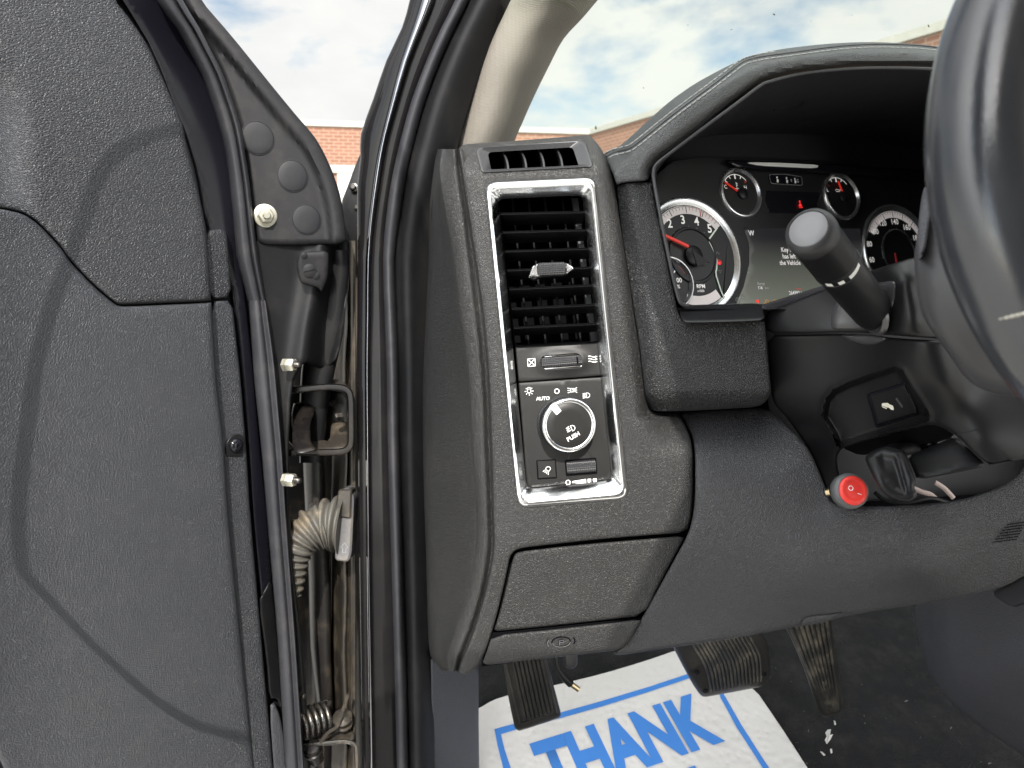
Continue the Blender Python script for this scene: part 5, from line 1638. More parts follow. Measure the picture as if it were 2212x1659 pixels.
strokes('warning_symbol', Frame(1636, 651, SC2), [arc(0, 0, 3, 0, 360, 12)], 1.8, M['lamp_red'], scr, fills=[[(-2, -4), (2, -4), (2, 3), (-2, 3)]])
text('letter', Frame(1616, 589, SC2), 'H', 7.5, M['grey_print'], scr, z=.4)
text('letter', Frame(1604, 641, SC2), 'C', 7.5, M['grey_print'], scr, z=.4)
strokes('indicator_symbol', Frame(1593, 648, SC2), [arc(0, 0, 5, 0, 360, 20), [(0, -3), (0, 3)]], 1.0, M['grey_print'], cl)
# brushed plate above the screen with the seat belt lamp, gear window
sheet('lamp_panel', [(1655, 412), (1775, 416), (1766, 440), (1762, 462), (1660, 460), (1652, 436)], shifted(CL, -.0008), M['gloss'], cl, edge=.0008, step=16, thick=.002, smooth=0)
fr = Frame(1728, 441, shifted(CL, -.003))
strokes('seat_belt_lamp', fr, [[(-5, -8), (-3, -2), (0, 2), (3, -2), (5, -8), (-5, -8)], [(-5, -3), (5, -8)]], 1.5, M['lamp_red'], cl, fills=[[(p[0], p[1] + 5.5) for p in arc(0, 0, 2.4, 0, 360, 12)[:-1]], [(-3.4, -3), (0, 1.5), (2.6, -3), (0, -6)]])
fr = Frame(1697, 389, shifted(CL, -.001), rot=-3)
gw = prism('gear_window', fr, rnd([(-46, -11), (45, -11), (47, 9), (0, 12), (-48, 9)], 6), -1, 1.5, M['gloss'], cl)
strokes('window_rim', fr.sub(0, 0, 1.6), [list(map(tuple, rnd([(-46, -11), (45, -11), (47, 9), (0, 12), (-48, 9)], 6))) + [tuple(rnd([(-46, -11), (45, -11), (47, 9), (0, 12), (-48, 9)], 6)[0])]], .9, M['grey_print'], gw)
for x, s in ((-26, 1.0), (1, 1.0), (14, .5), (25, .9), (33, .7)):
    strokes('window_mark', fr.sub(x, -1, 1.6), [], 1, M['white' if s > .8 else 'grey_print'], gw, fills=[[(-3 * s, -6 * s), (2 * s, -7 * s), (4 * s, -1), (1, 2 * s), (-2, 0)], [(-2, 2 * s), (2, 3 * s), (2, 7 * s), (-2, 6 * s)]])  # small pale icon shapes in the gear window

# ================================================================== steering column, stalk and wheel
sc_ = thing('steering_column', 'black steering column cover between the dashboard and the wheel', 'steering column', W(1880, 1000, .66))
CU_ = dmap([(1655, 700, .715), (1780, 650, .675), (1780, 715, .670), (1880, 640, .635), (1880, 715, .640), (1960, 600, .590), (1965, 700, .592), (2030, 640, .610), (2080, 600, .65)], smooth=.003)
sheet('upper_cover', [(1650, 676), (1700, 656), (1775, 627), (1840, 602), (1895, 580), (1975, 555), (2060, 540), (2100, 620), (2070, 735), (2021, 731), (1960, 727), (1900, 722), (1828, 717), (1740, 719), (1656, 721)], CU_, M['plastic'], sc_, edge=.003, step=10, thick=.06, smooth=1)
pk_outer = np.array([(1775, 900), (1784, 862), (1800, 842), (1829, 828), (1889, 806), (1935, 791), (1947, 797), (1957, 813), (1966, 830), (1994, 872), (2008, 896), (2007, 909), (1985, 916), (1900, 938), (1819, 964), (1808, 962), (1800, 940)], float)
LC = dmap([(1660, 740, .722), (1670, 860, .735), (1745, 950, .735), (1790, 1060, .735), (1780, 760, .690), (1880, 730, .650), (1870, 800, .660), (1990, 740, .600), (2040, 830, .60), (2020, 910, .630), (2120, 950, .60), (2200, 990, .60), (1820, 970, .70), (1900, 945, .675), (2150, 800, .62)], smooth=.006)
def ring_extra(poly, offs, step=5):
    B = resample(np.asarray(poly, float), step)
    t = np.roll(B, -1, 0) - np.roll(B, 1, 0)
    nr = np.stack([-t[:, 1], t[:, 0]], 1)
    nr /= np.maximum(np.linalg.norm(nr, axis=1, keepdims=True), 1e-9)
    return np.vstack([B] + [B + nr * o * s for o in offs for s in (1, -1)])


def f_lc(V):
    ins_ = inside(V, pk_outer)
    dd = seg_dist(V, pk_outer)
    s = np.where(ins_, np.clip(dd / 13, 0, 1), 0)
    # the pocket is open towards its lower edge
    low = seg_dist(V, np.array([(2004, 908), (1900, 938), (1819, 964)], float), closed=False)
    s = np.maximum(s, np.where(ins_, np.clip(1.4 - low / 22, 0, 1), 0))
    s = s * s * (3 - 2 * s)
    lip = np.where(~ins_, np.exp(-(dd / 9) ** 2), 0) * .0015
    return .011 * s - lip
sheet('lower_cover', [(1657, 724), (1740, 723), (1828, 721), (1900, 727), (1960, 732), (2021, 735), (2075, 740), (2160, 790), (2260, 870), (2260, 985), (2195, 995), (2135, 1006), (2100, 975), (2065, 940), (2042, 926), (2027, 920), (2009, 917), (1940, 934), (1879, 950), (1819, 968), (1808, 985), (1812, 1020), (1830, 1070), (1835, 1100), (1800, 1100), (1786, 1065), (1768, 1020), (1745, 968), (1720, 930), (1695, 897), (1668, 868), (1662, 800)],
      LC, M['plastic'], sc_, edge=.0025, step=8, thick=.012, fn=f_lc, smooth=1, extra=ring_extra(pk_outer, (2, 5, 8, 11, 14), 4))
# inclined underside with its lit lip, and the three sided cut-out
UD = dmap([(1970, 985, .660), (2065, 942, .640), (2127, 1004, .618), (1981, 1034, .640)])
sheet('under_panel', [(1960, 986), (2010, 965), (2065, 941), (2096, 972), (2134, 1007), (2060, 1022), (1981, 1037), (1970, 1010)], UD, M['plastic'], sc_, edge=.004, step=9, thick=.012)
sheet('underside', [(1815, 966), (1879, 949), (1940, 934), (2009, 916), (2040, 924), (2066, 942), (2000, 965), (1900, 975), (1860, 985)], dmap([(1820, 968, .705), (2010, 918, .64), (1900, 980, .74), (2060, 942, .66)]), M['dark'], sc_, edge=.002, step=12, thick=.01)
loops_obj('cut_out', [(np.array([(2066, 939), (2109, 927), (2192, 997), (2135, 1007)], float), shifted(LC, -.002)), (np.array([(2072, 942), (2108, 931), (2184, 996), (2137, 1003)], float), shifted(LC, .000)), (np.array([(2112, 962), (2115, 950), (2150, 985), (2140, 998)], float), shifted(LC, .05))], M['plastic_mid'], sc_, cap_last=True, sharp=20)
tube('key_cylinder', [tuple(W(u, v, d)) for u, v, d in [(1930, 968, .74), (1975, 960, .72), (2010, 953, .70), (2034, 950, .69)]], [.008, .008, .0075, .007], M['gloss'], sc_, n=16)
# rounded pads and the boot round the stalk
sheet('stalk_pad', [(1793, 690), (1800, 660), (1818, 642), (1850, 630), (1880, 612), (1925, 605), (1937, 608), (1935, 650), (1915, 690), (1905, 716), (1855, 715), (1796, 714)], shifted(CU_, -.004), M['boot_grey'], sc_, edge=.006, step=8, thick=.012)
fr = Frame(1888, 676, shifted(CU_, -.014), rot=35)
lathe('stalk_boot', fr, [(52, -4), (52, 3), (46, 7), (34, 2), (20, 0), (.1, 0)], M['boot_grey'], sc_, n=44, caps=(False, False), sx=.78)
sheet('stalk_pad', [(1815, 722), (1880, 722), (1918, 728), (1910, 738), (1890, 745), (1868, 746), (1842, 740), (1826, 732)], shifted(LC, -.003), M['boot_grey'], sc_, edge=.004, step=7, thick=.01)

stk = thing('turn_signal_stalk', 'black multifunction stalk with ribbed grip and flat end cap in front of the screen', 'stalk', W(1888, 690, .63))
A = W(1745, 494, .505); B = W(1898, 690, .632)
ax = (A - B).normalized()
Ls = (A - B).length
sfz = Frame.__new__(Frame)
sfz.d, sfz.k, sfz.o = .6, .001, B
sfz.z = ax
sfz.x = ax.cross(Vector((0, 0, 1))).normalized(); sfz.y = sfz.z.cross(sfz.x)
Lm = Ls / .001
lathe('shaft', sfz, [(10.5, -6), (11, 8), (14.5, 13), (15.5, 22), (16.4, Lm - 66), (16.4, Lm - 62)], M['plastic'], stk, n=44, caps=(True, False), sharp=50)
lathe('neck', sfz, [(9, -14), (9, 14)], M['plastic_mid'], stk, n=20)
ml = lathe('mark_band', sfz, [(16.7, Lm - 62), (16.9, Lm - 61), (16.9, Lm - 53), (16.5, Lm - 52)], M['plastic'], stk, n=44, caps=(False, False))
lathe('band_line', sfz, [(16.9, Lm - 63), (17.2, Lm - 62.6), (17.2, Lm - 61.8), (16.9, Lm - 61.4)], M['plastic_mid'], stk, n=44, caps=(False, False))
tg_ = lathe('twist_grip', sfz, [(16.6, Lm - 52), (16.8, Lm - 51), (16.6, Lm - 16), (16.9, Lm - 13)], M['plastic'], stk, n=180, caps=(False, False), teeth=1, tooth=-.28, tooth_rows=(1, 2), sharp=60)
ec_ = lathe('end_cap', sfz, [(16.9, Lm - 13), (17.2, Lm - 11), (17.2, Lm - 6), (16.2, Lm - 2.4), (14.6, Lm - .6), (13.4, Lm), (12.9, Lm - .5)], M['plastic_mid'], stk, n=56, caps=(False, False), sharp=50)
lathe('cap_face', sfz, [(13.0, Lm - .6), (12.4, Lm - .1), (6, Lm + .3), (.1, Lm + .4)], M['cap'], ec_, n=56, caps=(False, False), sharp=50)
# white marks on the band, on the side that faces the camera
tocam = (CAM - B).normalized()
cx_ = tocam.dot(sfz.x); cy_ = tocam.dot(sfz.y)
mid = math.degrees(math.atan2(cy_, cx_))
def band_mark(a0, a1, h0, h1):
    verts, faces = [], []
    for i in range(9):
        a = math.radians(a0 + (a1 - a0) * i / 8)
        for h in (h0, h1):
            verts.append(tuple(sfz.p(17.15 * math.cos(a), 17.15 * math.sin(a), h)))
    for i in range(8):
        faces.append((2 * i, 2 * i + 1, 2 * i + 3, 2 * i + 2))
    obj('white_mark', verts, faces, M['white'], ml)
SGN = 1
for a0, a1 in ((-28, -12), (2, 16), (30, 70)):
    band_mark(mid - 24 + a0, mid - 24 + a1, Lm - 60.2, Lm - 55.4)

wh_ = thing('steering_wheel', 'worn black leather steering wheel rim with pale stitching at the right edge', 'steering wheel', W(2160, 600, .33))
RW = .138
wc = Vector((.326, .0925, .300))      # centre in camera space (right, up, depth)
def camp(x, y, d): return W(CU + x / d * F, CV - y / d * F, d)
tilt = math.radians(4)
ring = []
for i in range(120):
    a = math.radians(-180 + 360 * i / 120)
    x = wc.x - RW * math.cos(a); yy = RW * math.sin(a)
    ring.append(tuple(camp(x, wc.y + yy * math.cos(tilt), max(.05, wc.z + yy * math.sin(tilt)))))
tube('rim', ring, .0205, M['wheel'], wh_, n=40, k=1, closed=True)
a = math.radians(-27)
ctr = Vector(camp(wc.x - RW * math.cos(a), wc.y + RW * math.sin(a), wc.z + RW * math.sin(a) * math.sin(tilt)))
outd = (ctr - Vector(camp(wc.x, wc.y, wc.z))).normalized()
nrm_ = Vector((0, -CP, SP))
pts, rr_ = [], []
for i in range(240):
    q = 2 * math.pi * i / 240
    pts.append(ctr + (outd * math.cos(q) + nrm_ * math.sin(q)) * .0206 + Vector((0, 0, .004)) * math.cos(q))
    rr_.append(.0007 if i % 4 < 2 else .00048)
tube('stitch_seam', pts, rr_, M['thread'], wh_, n=8, k=2, closed=True)
WB = dmap([(2010, 440, .43), (1985, 560, .41), (2030, 730, .40), (2130, 840, .40), (2240, 600, .36), (2240, 840, .38)])
sheet('spoke_cover', [(2035, 405), (2010, 412), (1996, 432), (1990, 470), (1979, 520), (1974, 560), (1979, 620), (1990, 676), (2007, 708), (2028, 735), (2052, 770), (2076, 806), (2103, 832), (2140, 848), (2260, 870), (2280, 600), (2200, 420)], WB, M['wheel_plastic'], wh_, edge=.008, step=12, thick=.03, smooth=2)
sheet('spoke_trim', [(1996, 404), (2004, 404), (2012, 420), (2010, 470), (2000, 540), (1986, 566), (1980, 540), (1984, 480), (1990, 430)], shifted(WB, -.012), M['console'], wh_, edge=.004, step=8, thick=.012, smooth=2)

# hub and spokes of the wheel (outside the picture)
hc_ = Vector(camp(wc.x, wc.y, wc.z + .03))
hf = Frame.__new__(Frame)
hf.d = .3; hf.k = .001; hf.o = hc_
hf.z = Vector((0, -CP, SP)); hf.x = Vector((1, 0, 0)); hf.y = hf.z.cross(hf.x)
lathe('hub', hf, [(40, -60), (52, -20), (55, 4), (50, 16), (36, 22), (.1, 25)], M['wheel_plastic'], wh_, n=48, caps=(True, False))
for a in (0, 180, 270):
    q = math.radians(a)
    p0 = hf.p(45 * math.cos(q), 45 * math.sin(q), 0); p1 = hf.p(140 * math.cos(q), 140 * math.sin(q), 18)
    if a != 180:
        tube('spoke', [p0, p0.lerp(p1, .5), p1], [.02, .014, .013], M['wheel_plastic'], wh_, n=14, flatten=.6)

# ================================================================== lower dashboard
KP = dmap([(1470, 892, .752), (1640, 884, .752), (1500, 985, .694), (1720, 985, .690), (1500, 1100, .683), (1760, 1100, .672), (1480, 1180, .686), (1500, 1300, .700), (1750, 1230, .665), (1760, 1330, .690), (2000, 1120, .640), (2000, 1230, .640), (2200, 1060, .625), (2150, 1260, .655), (1360, 1405, .716), (2000, 1305, .680), (2260, 1150, .625)])
sheet('knee_panel', [(1468, 892), (1520, 888), (1600, 884), (1640, 881), (1664, 888), (1695, 915), (1725, 945), (1748, 972), (1768, 1015), (1786, 1062), (1800, 1086), (1830, 1092), (1900, 1094), (1969, 1091), (2040, 1085), (2090, 1076), (2130, 1063), (2160, 1051), (2182, 1040), (2200, 1022), (2225, 990), (2270, 960), (2280, 1222), (2212, 1243), (2180, 1262), (2130, 1277), (2020, 1300), (1900, 1318), (1830, 1331), (1700, 1357), (1600, 1377), (1500, 1392), (1400, 1406), (1340, 1416), (1322, 1412), (1336, 1404), (1350, 1390), (1390, 1330), (1440, 1240), (1489, 1150), (1499, 1105), (1502, 1060), (1502, 985), (1496, 943), (1482, 914)],
      KP, M['knee'], dash, edge=.0035, step=12, thick=.02, smooth=1)
# slots at the far right and the small flap at the lower edge
for i in range(7):
    fr = Frame(2170 + i * 3.5, 1168 - i * 6.2, shifted(KP, -.0005), rot=9)
    strokes('speaker_slot', fr, [[(-24 + i * 1.5, 0), (24, 0)]], 2.2, M['black'], dash, z=.2)
sheet('access_flap', [(1735, 1338), (1750, 1331), (1790, 1327), (1828, 1322), (1818, 1330), (1795, 1340), (1765, 1349), (1728, 1353)], shifted(KP, -.003), M['knee'], dash, edge=.003, step=8, thick=.01)
# parking brake release: cover and its handle lip
BRK = dmap([(1110, 1195, .700), (1480, 1160, .698), (1065, 1362, .712), (1390, 1332, .708)])
sheet('release_cover', [(1108, 1206), (1113, 1196), (1124, 1191), (1200, 1182), (1300, 1172), (1400, 1164), (1480, 1157), (1470, 1178), (1430, 1252), (1391, 1330), (1300, 1340), (1200, 1351), (1100, 1361), (1066, 1364), (1076, 1335), (1092, 1275)], BRK, M['dash'], dash, edge=.003, step=11, thick=.03, smooth=1)
BR2 = dmap([(1066, 1376, .708), (1380, 1344, .704), (1046, 1428, .712), (1340, 1398, .708)])
handle = sheet('release_handle', [(1062, 1373), (1200, 1359), (1300, 1348), (1386, 1337), (1378, 1352), (1358, 1385), (1345, 1399), (1330, 1405), (1200, 1420), (1100, 1431), (1056, 1436), (1042, 1432), (1050, 1412)], BR2, M['dash'], dash, edge=.003, step=9, thick=.035, smooth=1)
fr = Frame(1212, 1386, shifted(BR2, -.0002), rot=5)
strokes('parking_brake_symbol', fr, [arc(0, 0, 20, 0, 360, 36, 11), [(-5, -6), (-3, 5), (4, 5), (6, 2), (4, 0), (-4, 0)], arc(0, 0, 30, 150, 205, 8, 17), arc(0, 0, 30, -28, 26, 8, 17)], 3.0, M['black'], handle, z=.2)
strokes('parking_brake_symbol_highlight', fr.sub(.6, -1.6), [arc(0, 0, 19, 180, 360, 20, 10.5), arc(0, 0, 30, 150, 205, 8, 17), [(-5, -6), (-3, 5), (4, 5), (6, 2), (4, 0), (-4, 0)]], 1.5, M['boot_collar'], handle, z=.3)  # pale strokes paint the highlight along the debossed lines
sheet('release_gap', [(1050, 1368), (1390, 1334), (1395, 1345), (1050, 1385)], shifted(BR2, .012), M['black'], dash, edge=.001, step=30, thick=.01, smooth=0)
sheet('release_backing', [(1090, 1180), (1500, 1145), (1360, 1400), (1040, 1440)], shifted(BRK, .022), M['black'], dash, edge=.001, step=40, thick=.01, smooth=0)
sheet('column_hollow', [(1640, 660), (1960, 560), (2230, 700), (2230, 1060), (2000, 1110), (1780, 1110), (1660, 900)], dmap([(1660, 700, .80), (2200, 700, .80), (1800, 1100, .80)]), M['lining'], dash, edge=.002, step=50, thick=.01, smooth=0)
for pts in ([(1972, 1054), (1990, 1062), (2010, 1068), (2022, 1078)], [(2020, 1042), (2040, 1055), (2060, 1076)]):
    tube('wire', [tuple(W(u, v, .75)) for u, v in pts],   .0024, M['wire'], dash, n=8, flatten=.5)
tube('wire', [tuple(W(u, v, .74)) for u, v in [(1890, 1064), (1915, 1082), (1960, 1086), (2010, 1076), (2050, 1086)]], .002, M['plastic'], dash, n=6)

# pedal adjustment switch
ps = thing('pedal_switch', 'black rocker with a white shoe symbol under the steering column', 'switch', W(1930, 925, .68))
class pkd:
    def arr(self, uv):
        uv = np.asarray(uv, float)
        return LC.arr(uv) + .011
    def __call__(self, u, v): return float(self.arr(np.array([[u, v]], float))[0])
PK = shifted(LC, .0095)
q0 = rnd([(1871, 851), (1956, 825), (1985, 896), (1892, 926)], [7, 3, 3, 9], 4)
sheet('switch_bezel', q0, shifted(PK, -.0005), M['gloss'], ps, edge=.0014, step=8, thick=.02, smooth=0)
q1 = rnd([(1878, 855), (1953, 832), (1981, 892), (1896, 918)], [4, 2, 2, 5], 4)
rk = sheet('rocker', q1, shifted(PK, -.0025), M['plastic'], ps, edge=.0012, step=6, thick=.01, smooth=0,
      fn=lambda V: -.006 * np.clip((V[:, 0] - (1950 + (V[:, 1] - 830) * .38)) / 22, 0, 1) ** 1.2)
fr = Frame(1917, 876, shifted(PK, -.0027), rot=0)
strokes('shoe_symbol', fr, [], 1, M['icon_cream'], rk, fills=[[(-13, 0), (-11, 5), (-8, 6.5), (-2, 6.5), (3, 6.8), (7, 3), (13, 0), (13, -6), (11, -11), (6, -10), (2, -5), (-2, -4.5)], [(-14, -3), (-12.5, -1.2), (-3, -6), (-4.5, -8.5)]])
prism('rocker_slot', Frame(1943, 870, shifted(PK, -.0028), rot=14), rnd([(-2.6, -12), (2.6, -12), (2.6, 12), (-2.6, 12)], 2), -1, .8, M['console'], rk)
# tilt lever
tl = thing('tilt_lever', 'black cupped tilt lever hanging beside the red round switch', 'lever', W(1925, 1085, .62))
TL = dmap([(1870, 985, .640), (1955, 975, .625), (1980, 1060, .612), (1920, 1075, .618), (1900, 1030, .622)])
pad = [(1867, 988), (1885, 974), (1908, 965), (1930, 967), (1950, 972), (1960, 985), (1968, 1008), (1976, 1030), (1980, 1042), (1976, 1048), (1976, 1056), (1981, 1064), (1979, 1075), (1966, 1084), (1950, 1084), (1925, 1077), (1905, 1062), (1888, 1036), (1877, 1012)]
cup = np.array([(1888, 984), (1906, 974), (1944, 980), (1954, 1000), (1966, 1036), (1968, 1066), (1952, 1072), (1928, 1064), (1910, 1046), (1896, 1014)], float)
def f_tl(V):
    ins_ = inside(V, cup)
    dd = seg_dist(V, cup)
    s = np.where(ins_, np.clip(dd / 20, 0, 1), 0)
    rib = np.exp(-(((V[:, 0] - (1941 + (V[:, 1] - 1000) * .28)) / 6) ** 2)) * ins_ * np.clip(dd / 14, 0, 1)
    return .0038 * s * s * (3 - 2 * s) - .0022 * rib
sheet('lever_paddle', pad, TL, M['plastic'], tl, edge=.0035, step=3.2, thick=.014, fn=f_tl, smooth=1, extra=ring_extra(cup, (3, 6, 9, 12)))
tube('lever_arm', [tuple(W(u, v, d)) for u, v, d in [(1905, 985, .645), (1940, 972, .68), (1985, 962, .72)]], .007, M['dark'], tl, n=12)
# added red rocker switch
rs = thing('red_switch', 'round red rocker switch in a grey rubber boot, marked with a circle and a line', 'switch', W(1840, 1098, .66))
fr = Frame(1841, 1060, flat(.648), nrm=Vector((.06, -.93, .38)), rot=-12)
lathe('switch_body', fr, [(27, -62), (27, -30), (31, -28)], M['dark'], rs, n=32)
bo = lathe('rubber_boot', fr, [(30, -30), (38, -24), (39, -10), (37, -3), (34.5, -1.5), (36, 1.5), (34, 4), (32, 4.6), (31, 3)], M['grey_rubber'], rs, n=56, caps=(False, False), sharp=50)
rd_ = lathe('rocker', fr, [(32, 1), (31.6, 5), (29, 8.6), (24, 10.2), (22.6, 10.0), (21.5, 9.2), (14, 9.6), (.1, 9.8)], M['red_rubber'], rs, n=56, caps=(False, False), sharp=60)
strokes('on_off_marks', fr, [arc(-9, 3, 4.8, 0, 360, 24), [(7, -5), (16, -6)]], 1.6, M['white'], rd_, z=10.2)
tube('terminal', [fr.p(x, y, z) for x, y, z in [(-34, -8, -26), (-39, -10, -33)]], .0035, M['brass'], rs, n=8)

# ================================================================== footwell
FP0 = CAM + (W(1350, 1560, 1.0) - CAM) * 1.13
FN = Vector((math.sin(math.radians(2)), -math.sin(math.radians(22)), math.cos(math.radians(22)))).normalized()


def floor_hit(u, v, off=0.0):
    """the point of the sloping footwell floor seen at (u, v), off metres above the carpet"""
    r = W(u, v, 1.0) - CAM
    p = FP0 + FN * off
    return CAM + r * ((p - CAM).dot(FN) / r.dot(FN))


def floor_z(x, y):
    return FP0.z - (FN.x * (x - FP0.x) + FN.y * (y - FP0.y)) / FN.z


FZ = FP0.z
rows = []
for y in np.linspace(.45, 1.75, 22):
    rows.append([(x, y, floor_z(x, max(y, .72)) + .0015 * math.sin(x * 23 + y * 9) + .001 * math.sin(x * 7 - y * 31)) for x in np.linspace(-.14, 1.5, 18)])
carpet = loft('floor_carpet', rows, M['carpet'], None, ku=2, kv=2, world=True, loc=(.5, 1.0, FZ))
carpet['kind'] = 'structure'
fwl = thing('firewall', 'black padded firewall in the dark footwell behind the pedals', 'firewall', Vector((.5, 1.5, FZ)))
vbox('pad', (-.2, 1.50, FZ - .1), (1.5, 1.56, CAM.z - .2), M['dark'], fwl)
# kick panel below the dash end
kp = thing('kick_panel', 'grey grained kick panel below the left end of the dashboard', 'kick panel', W(980, 1659, .93))
KD = dmap([(930, 1420, .885), (1034, 1440, .985), (934, 1659, .905), (1036, 1659, 1.02)])
sheet('panel_cover', [(930, 1422), (950, 1418), (968, 1416), (990, 1430), (1034, 1440), (1034, 1560), (1036, 1720), (934, 1720), (932, 1560)], KD, M['kick'], kp, edge=.004, step=14, thick=.02, smooth=0)
sheet('seam_flange', [(928, 1400), (970, 1395), (984, 1420), (962, 1418), (930, 1424)], shifted(KD, -.004), M['rubber'], kp, edge=.002, step=8, thick=.02)
# console side at right
cs = thing('console_side', 'grey plastic console side at the right of the footwell', 'console', W(2130, 1659, .80))
CD = dmap([(1980, 1310, .98), (1985, 1420, 1.0), (2060, 1540, 1.0), (2212, 1640, 1.0), (2100, 1320, .88), (2212, 1250, .78), (2212, 1450, .82)])
sheet('side_cover', [(1974, 1300), (2050, 1280), (2130, 1270), (2300, 1200), (2300, 1700), (2240, 1650), (2160, 1600), (2090, 1550), (2040, 1505), (2008, 1460), (1990, 1410), (1980, 1360)], CD, M['console'], cs, edge=.006, step=16, thick=.03, smooth=1,
      fn=lambda V: .02 * np.clip((2045 - V[:, 0]) / 50, 0, 1) ** 1.5)
sheet('trim_corner', [(2138, 1282), (2180, 1262), (2230, 1235), (2300, 1210), (2300, 1290), (2212, 1303), (2190, 1314)], shifted(CD, -.03), M['plastic_mid'], cs, edge=.003, step=12, thick=.03)

# pedals
pb = thing('parking_brake_pedal', 'narrow black parking brake pedal with long ribs in front of the paper mat', 'pedal', W(1160, 1583, .985), group=None)
PB = dmap([(1080, 1400, .94), (1180, 1390, .94), (1120, 1570, .985), (1208, 1550, .985)])
pad = sheet('pad', [(1076, 1390), (1168, 1378), (1210, 1532), (1212, 1546), (1206, 1552), (1124, 1579), (1116, 1577), (1110, 1568)], PB, M['pedal'], pb, edge=.004, step=9, thick=.022, smooth=1)
for i in range(8):
    t0 = (i + .5) / 8
    a = np.array([1094, 1390]) * (1 - t0) + np.array([1164, 1378]) * t0
    b = np.array([1130, 1556]) * (1 - t0) + np.array([1199, 1535]) * t0
    tube('rib', [tuple(W(*(a * (1 - s) + b * s), PB(*(a * (1 - s) + b * s)) - .0015)) for s in (0, .33, .66, 1)], .0024, M['pedal'], pad, n=8, k=1)
tube('rim', [tuple(W(u, v, PB(u, v) - .001)) for u, v in [(1086, 1400), (1123, 1562), (1202, 1538), (1166, 1385)]], .002, M['pedal'], pad, n=6, k=1)
tube('arm', [tuple(W(u, v, d)) for u, v, d in [(1130, 1470, 1.0), (1125, 1380, 1.05), (1120, 1280, 1.1)]], .012, M['dark'], pb, n=10)

bk2 = thing('brake_pedal', 'wide dusty brake pedal with vertical ribs, middle of the three pedals', 'pedal', W(1570, 1505, 1.0))
BP = dmap([(1470, 1400, .965), (1640, 1385, .985), (1525, 1500, 1.01), (1650, 1475, 1.03)])
def f_bp(V):
    x = (V[:, 0] - 1570) / 90
    return .010 * x * x
pad = sheet('pad', [(1440, 1370), (1628, 1340), (1652, 1378), (1662, 1405), (1665, 1450), (1661, 1470), (1648, 1483), (1600, 1492), (1545, 1502), (1522, 1506), (1513, 1502), (1496, 1478), (1470, 1430)], BP, M['pedal'], bk2, edge=.006, step=9, thick=.02, fn=f_bp, smooth=1)
for i in range(15):
    t0 = i / 14
    a = np.array([1492, 1385]) * (1 - t0) + np.array([1612, 1362]) * t0
    m_ = np.array([1524, 1440]) * (1 - t0) + np.array([1640, 1415]) * t0
    b = np.array([1536, 1494]) * (1 - t0) + np.array([1644, 1470]) * t0
    P_ = crspline(np.array([a, m_, b]), 3)
    tube('rib', [tuple(W(p[0], p[1], BP(p[0], p[1]) + float(f_bp(np.array([p]))[0]) - .0012)) for p in P_], .0019, M['pedal_dirty'], pad, n=6, k=1)
for u, v in [(1524, 1492), (1651, 1456), (1506, 1452)]:
    lathe('pad_stud', Frame(u, v, shifted(BP, .001)), [(6, 0), (5, 2.5), (.1, 3)], M['dark'], pad, n=14, caps=(False, False))
tube('arm', [tuple(W(u, v, d)) for u, v, d in [(1560, 1430, 1.02), (1550, 1340, 1.08), (1540, 1240, 1.12)]], .014, M['dark'], bk2, n=10)

ap = thing('accelerator_pedal', 'long tapered accelerator pedal with sand coloured dirt on its lower ribs', 'pedal', W(1800, 1549, 1.06))
APD = dmap([(1700, 1366, 1.00), (1795, 1353, 1.01), (1780, 1545, 1.09), (1820, 1530, 1.09)])
pad = sheet('pad', [(1686, 1335), (1794, 1320), (1800, 1380), (1812, 1450), (1822, 1525), (1821, 1536), (1812, 1543), (1785, 1549), (1775, 1548), (1768, 1538), (1735, 1440), (1712, 1385)], APD, M['pedal'], ap, edge=.005, step=8, thick=.016, smooth=1)
for i in range(8):
    t0 = i / 7
    a = np.array([1704, 1345]) * (1 - t0) + np.array([1784, 1333]) * t0
    b = np.array([1783, 1540]) * (1 - t0) + np.array([1812, 1534]) * t0
    tube('rib', [tuple(W(*(a * (1 - s) + b * s), APD(*(a * (1 - s) + b * s)) - .001)) for s in (0, .33, .66, 1)], [.0026, .0023, .0018, .0016], M['pedal_dirty'], pad, n=6, k=1)
tube('arm', [tuple(W(u, v, d)) for u, v, d in [(1750, 1400, 1.05), (1735, 1330, 1.1), (1720, 1240, 1.15)]], .010, M['dark'], ap, n=10)

# hanging cable with its plug
cbp = thing('cable_plug', 'short black cable with a bare metal plug hanging over the paper mat', 'cable', W(1245, 1490, .97))
tube('cable', [tuple(W(u, v, d)) for u, v, d in [(1208, 1380, .96), (1202, 1420, .955), (1207, 1445, .955), (1220, 1465, .96), (1232, 1477, .965)]], [.0022, .0024, .0028, .0045, .005], M['plastic'], cbp, n=10)
tube('plug_tip', [tuple(W(u, v, d)) for u, v, d in [(1231, 1476, .966), (1249, 1489, .970)]], .0036, M['brass'], cbp, n=10, k=1)
tube('grommet', [tuple(W(u, v, d)) for u, v, d in [(1228, 1380, .955), (1231, 1410, .955), (1233, 1434, .957), (1234, 1440, .958)]], [.009, .0095, .0085, .004], M['plastic_mid'], cbp, n=14)

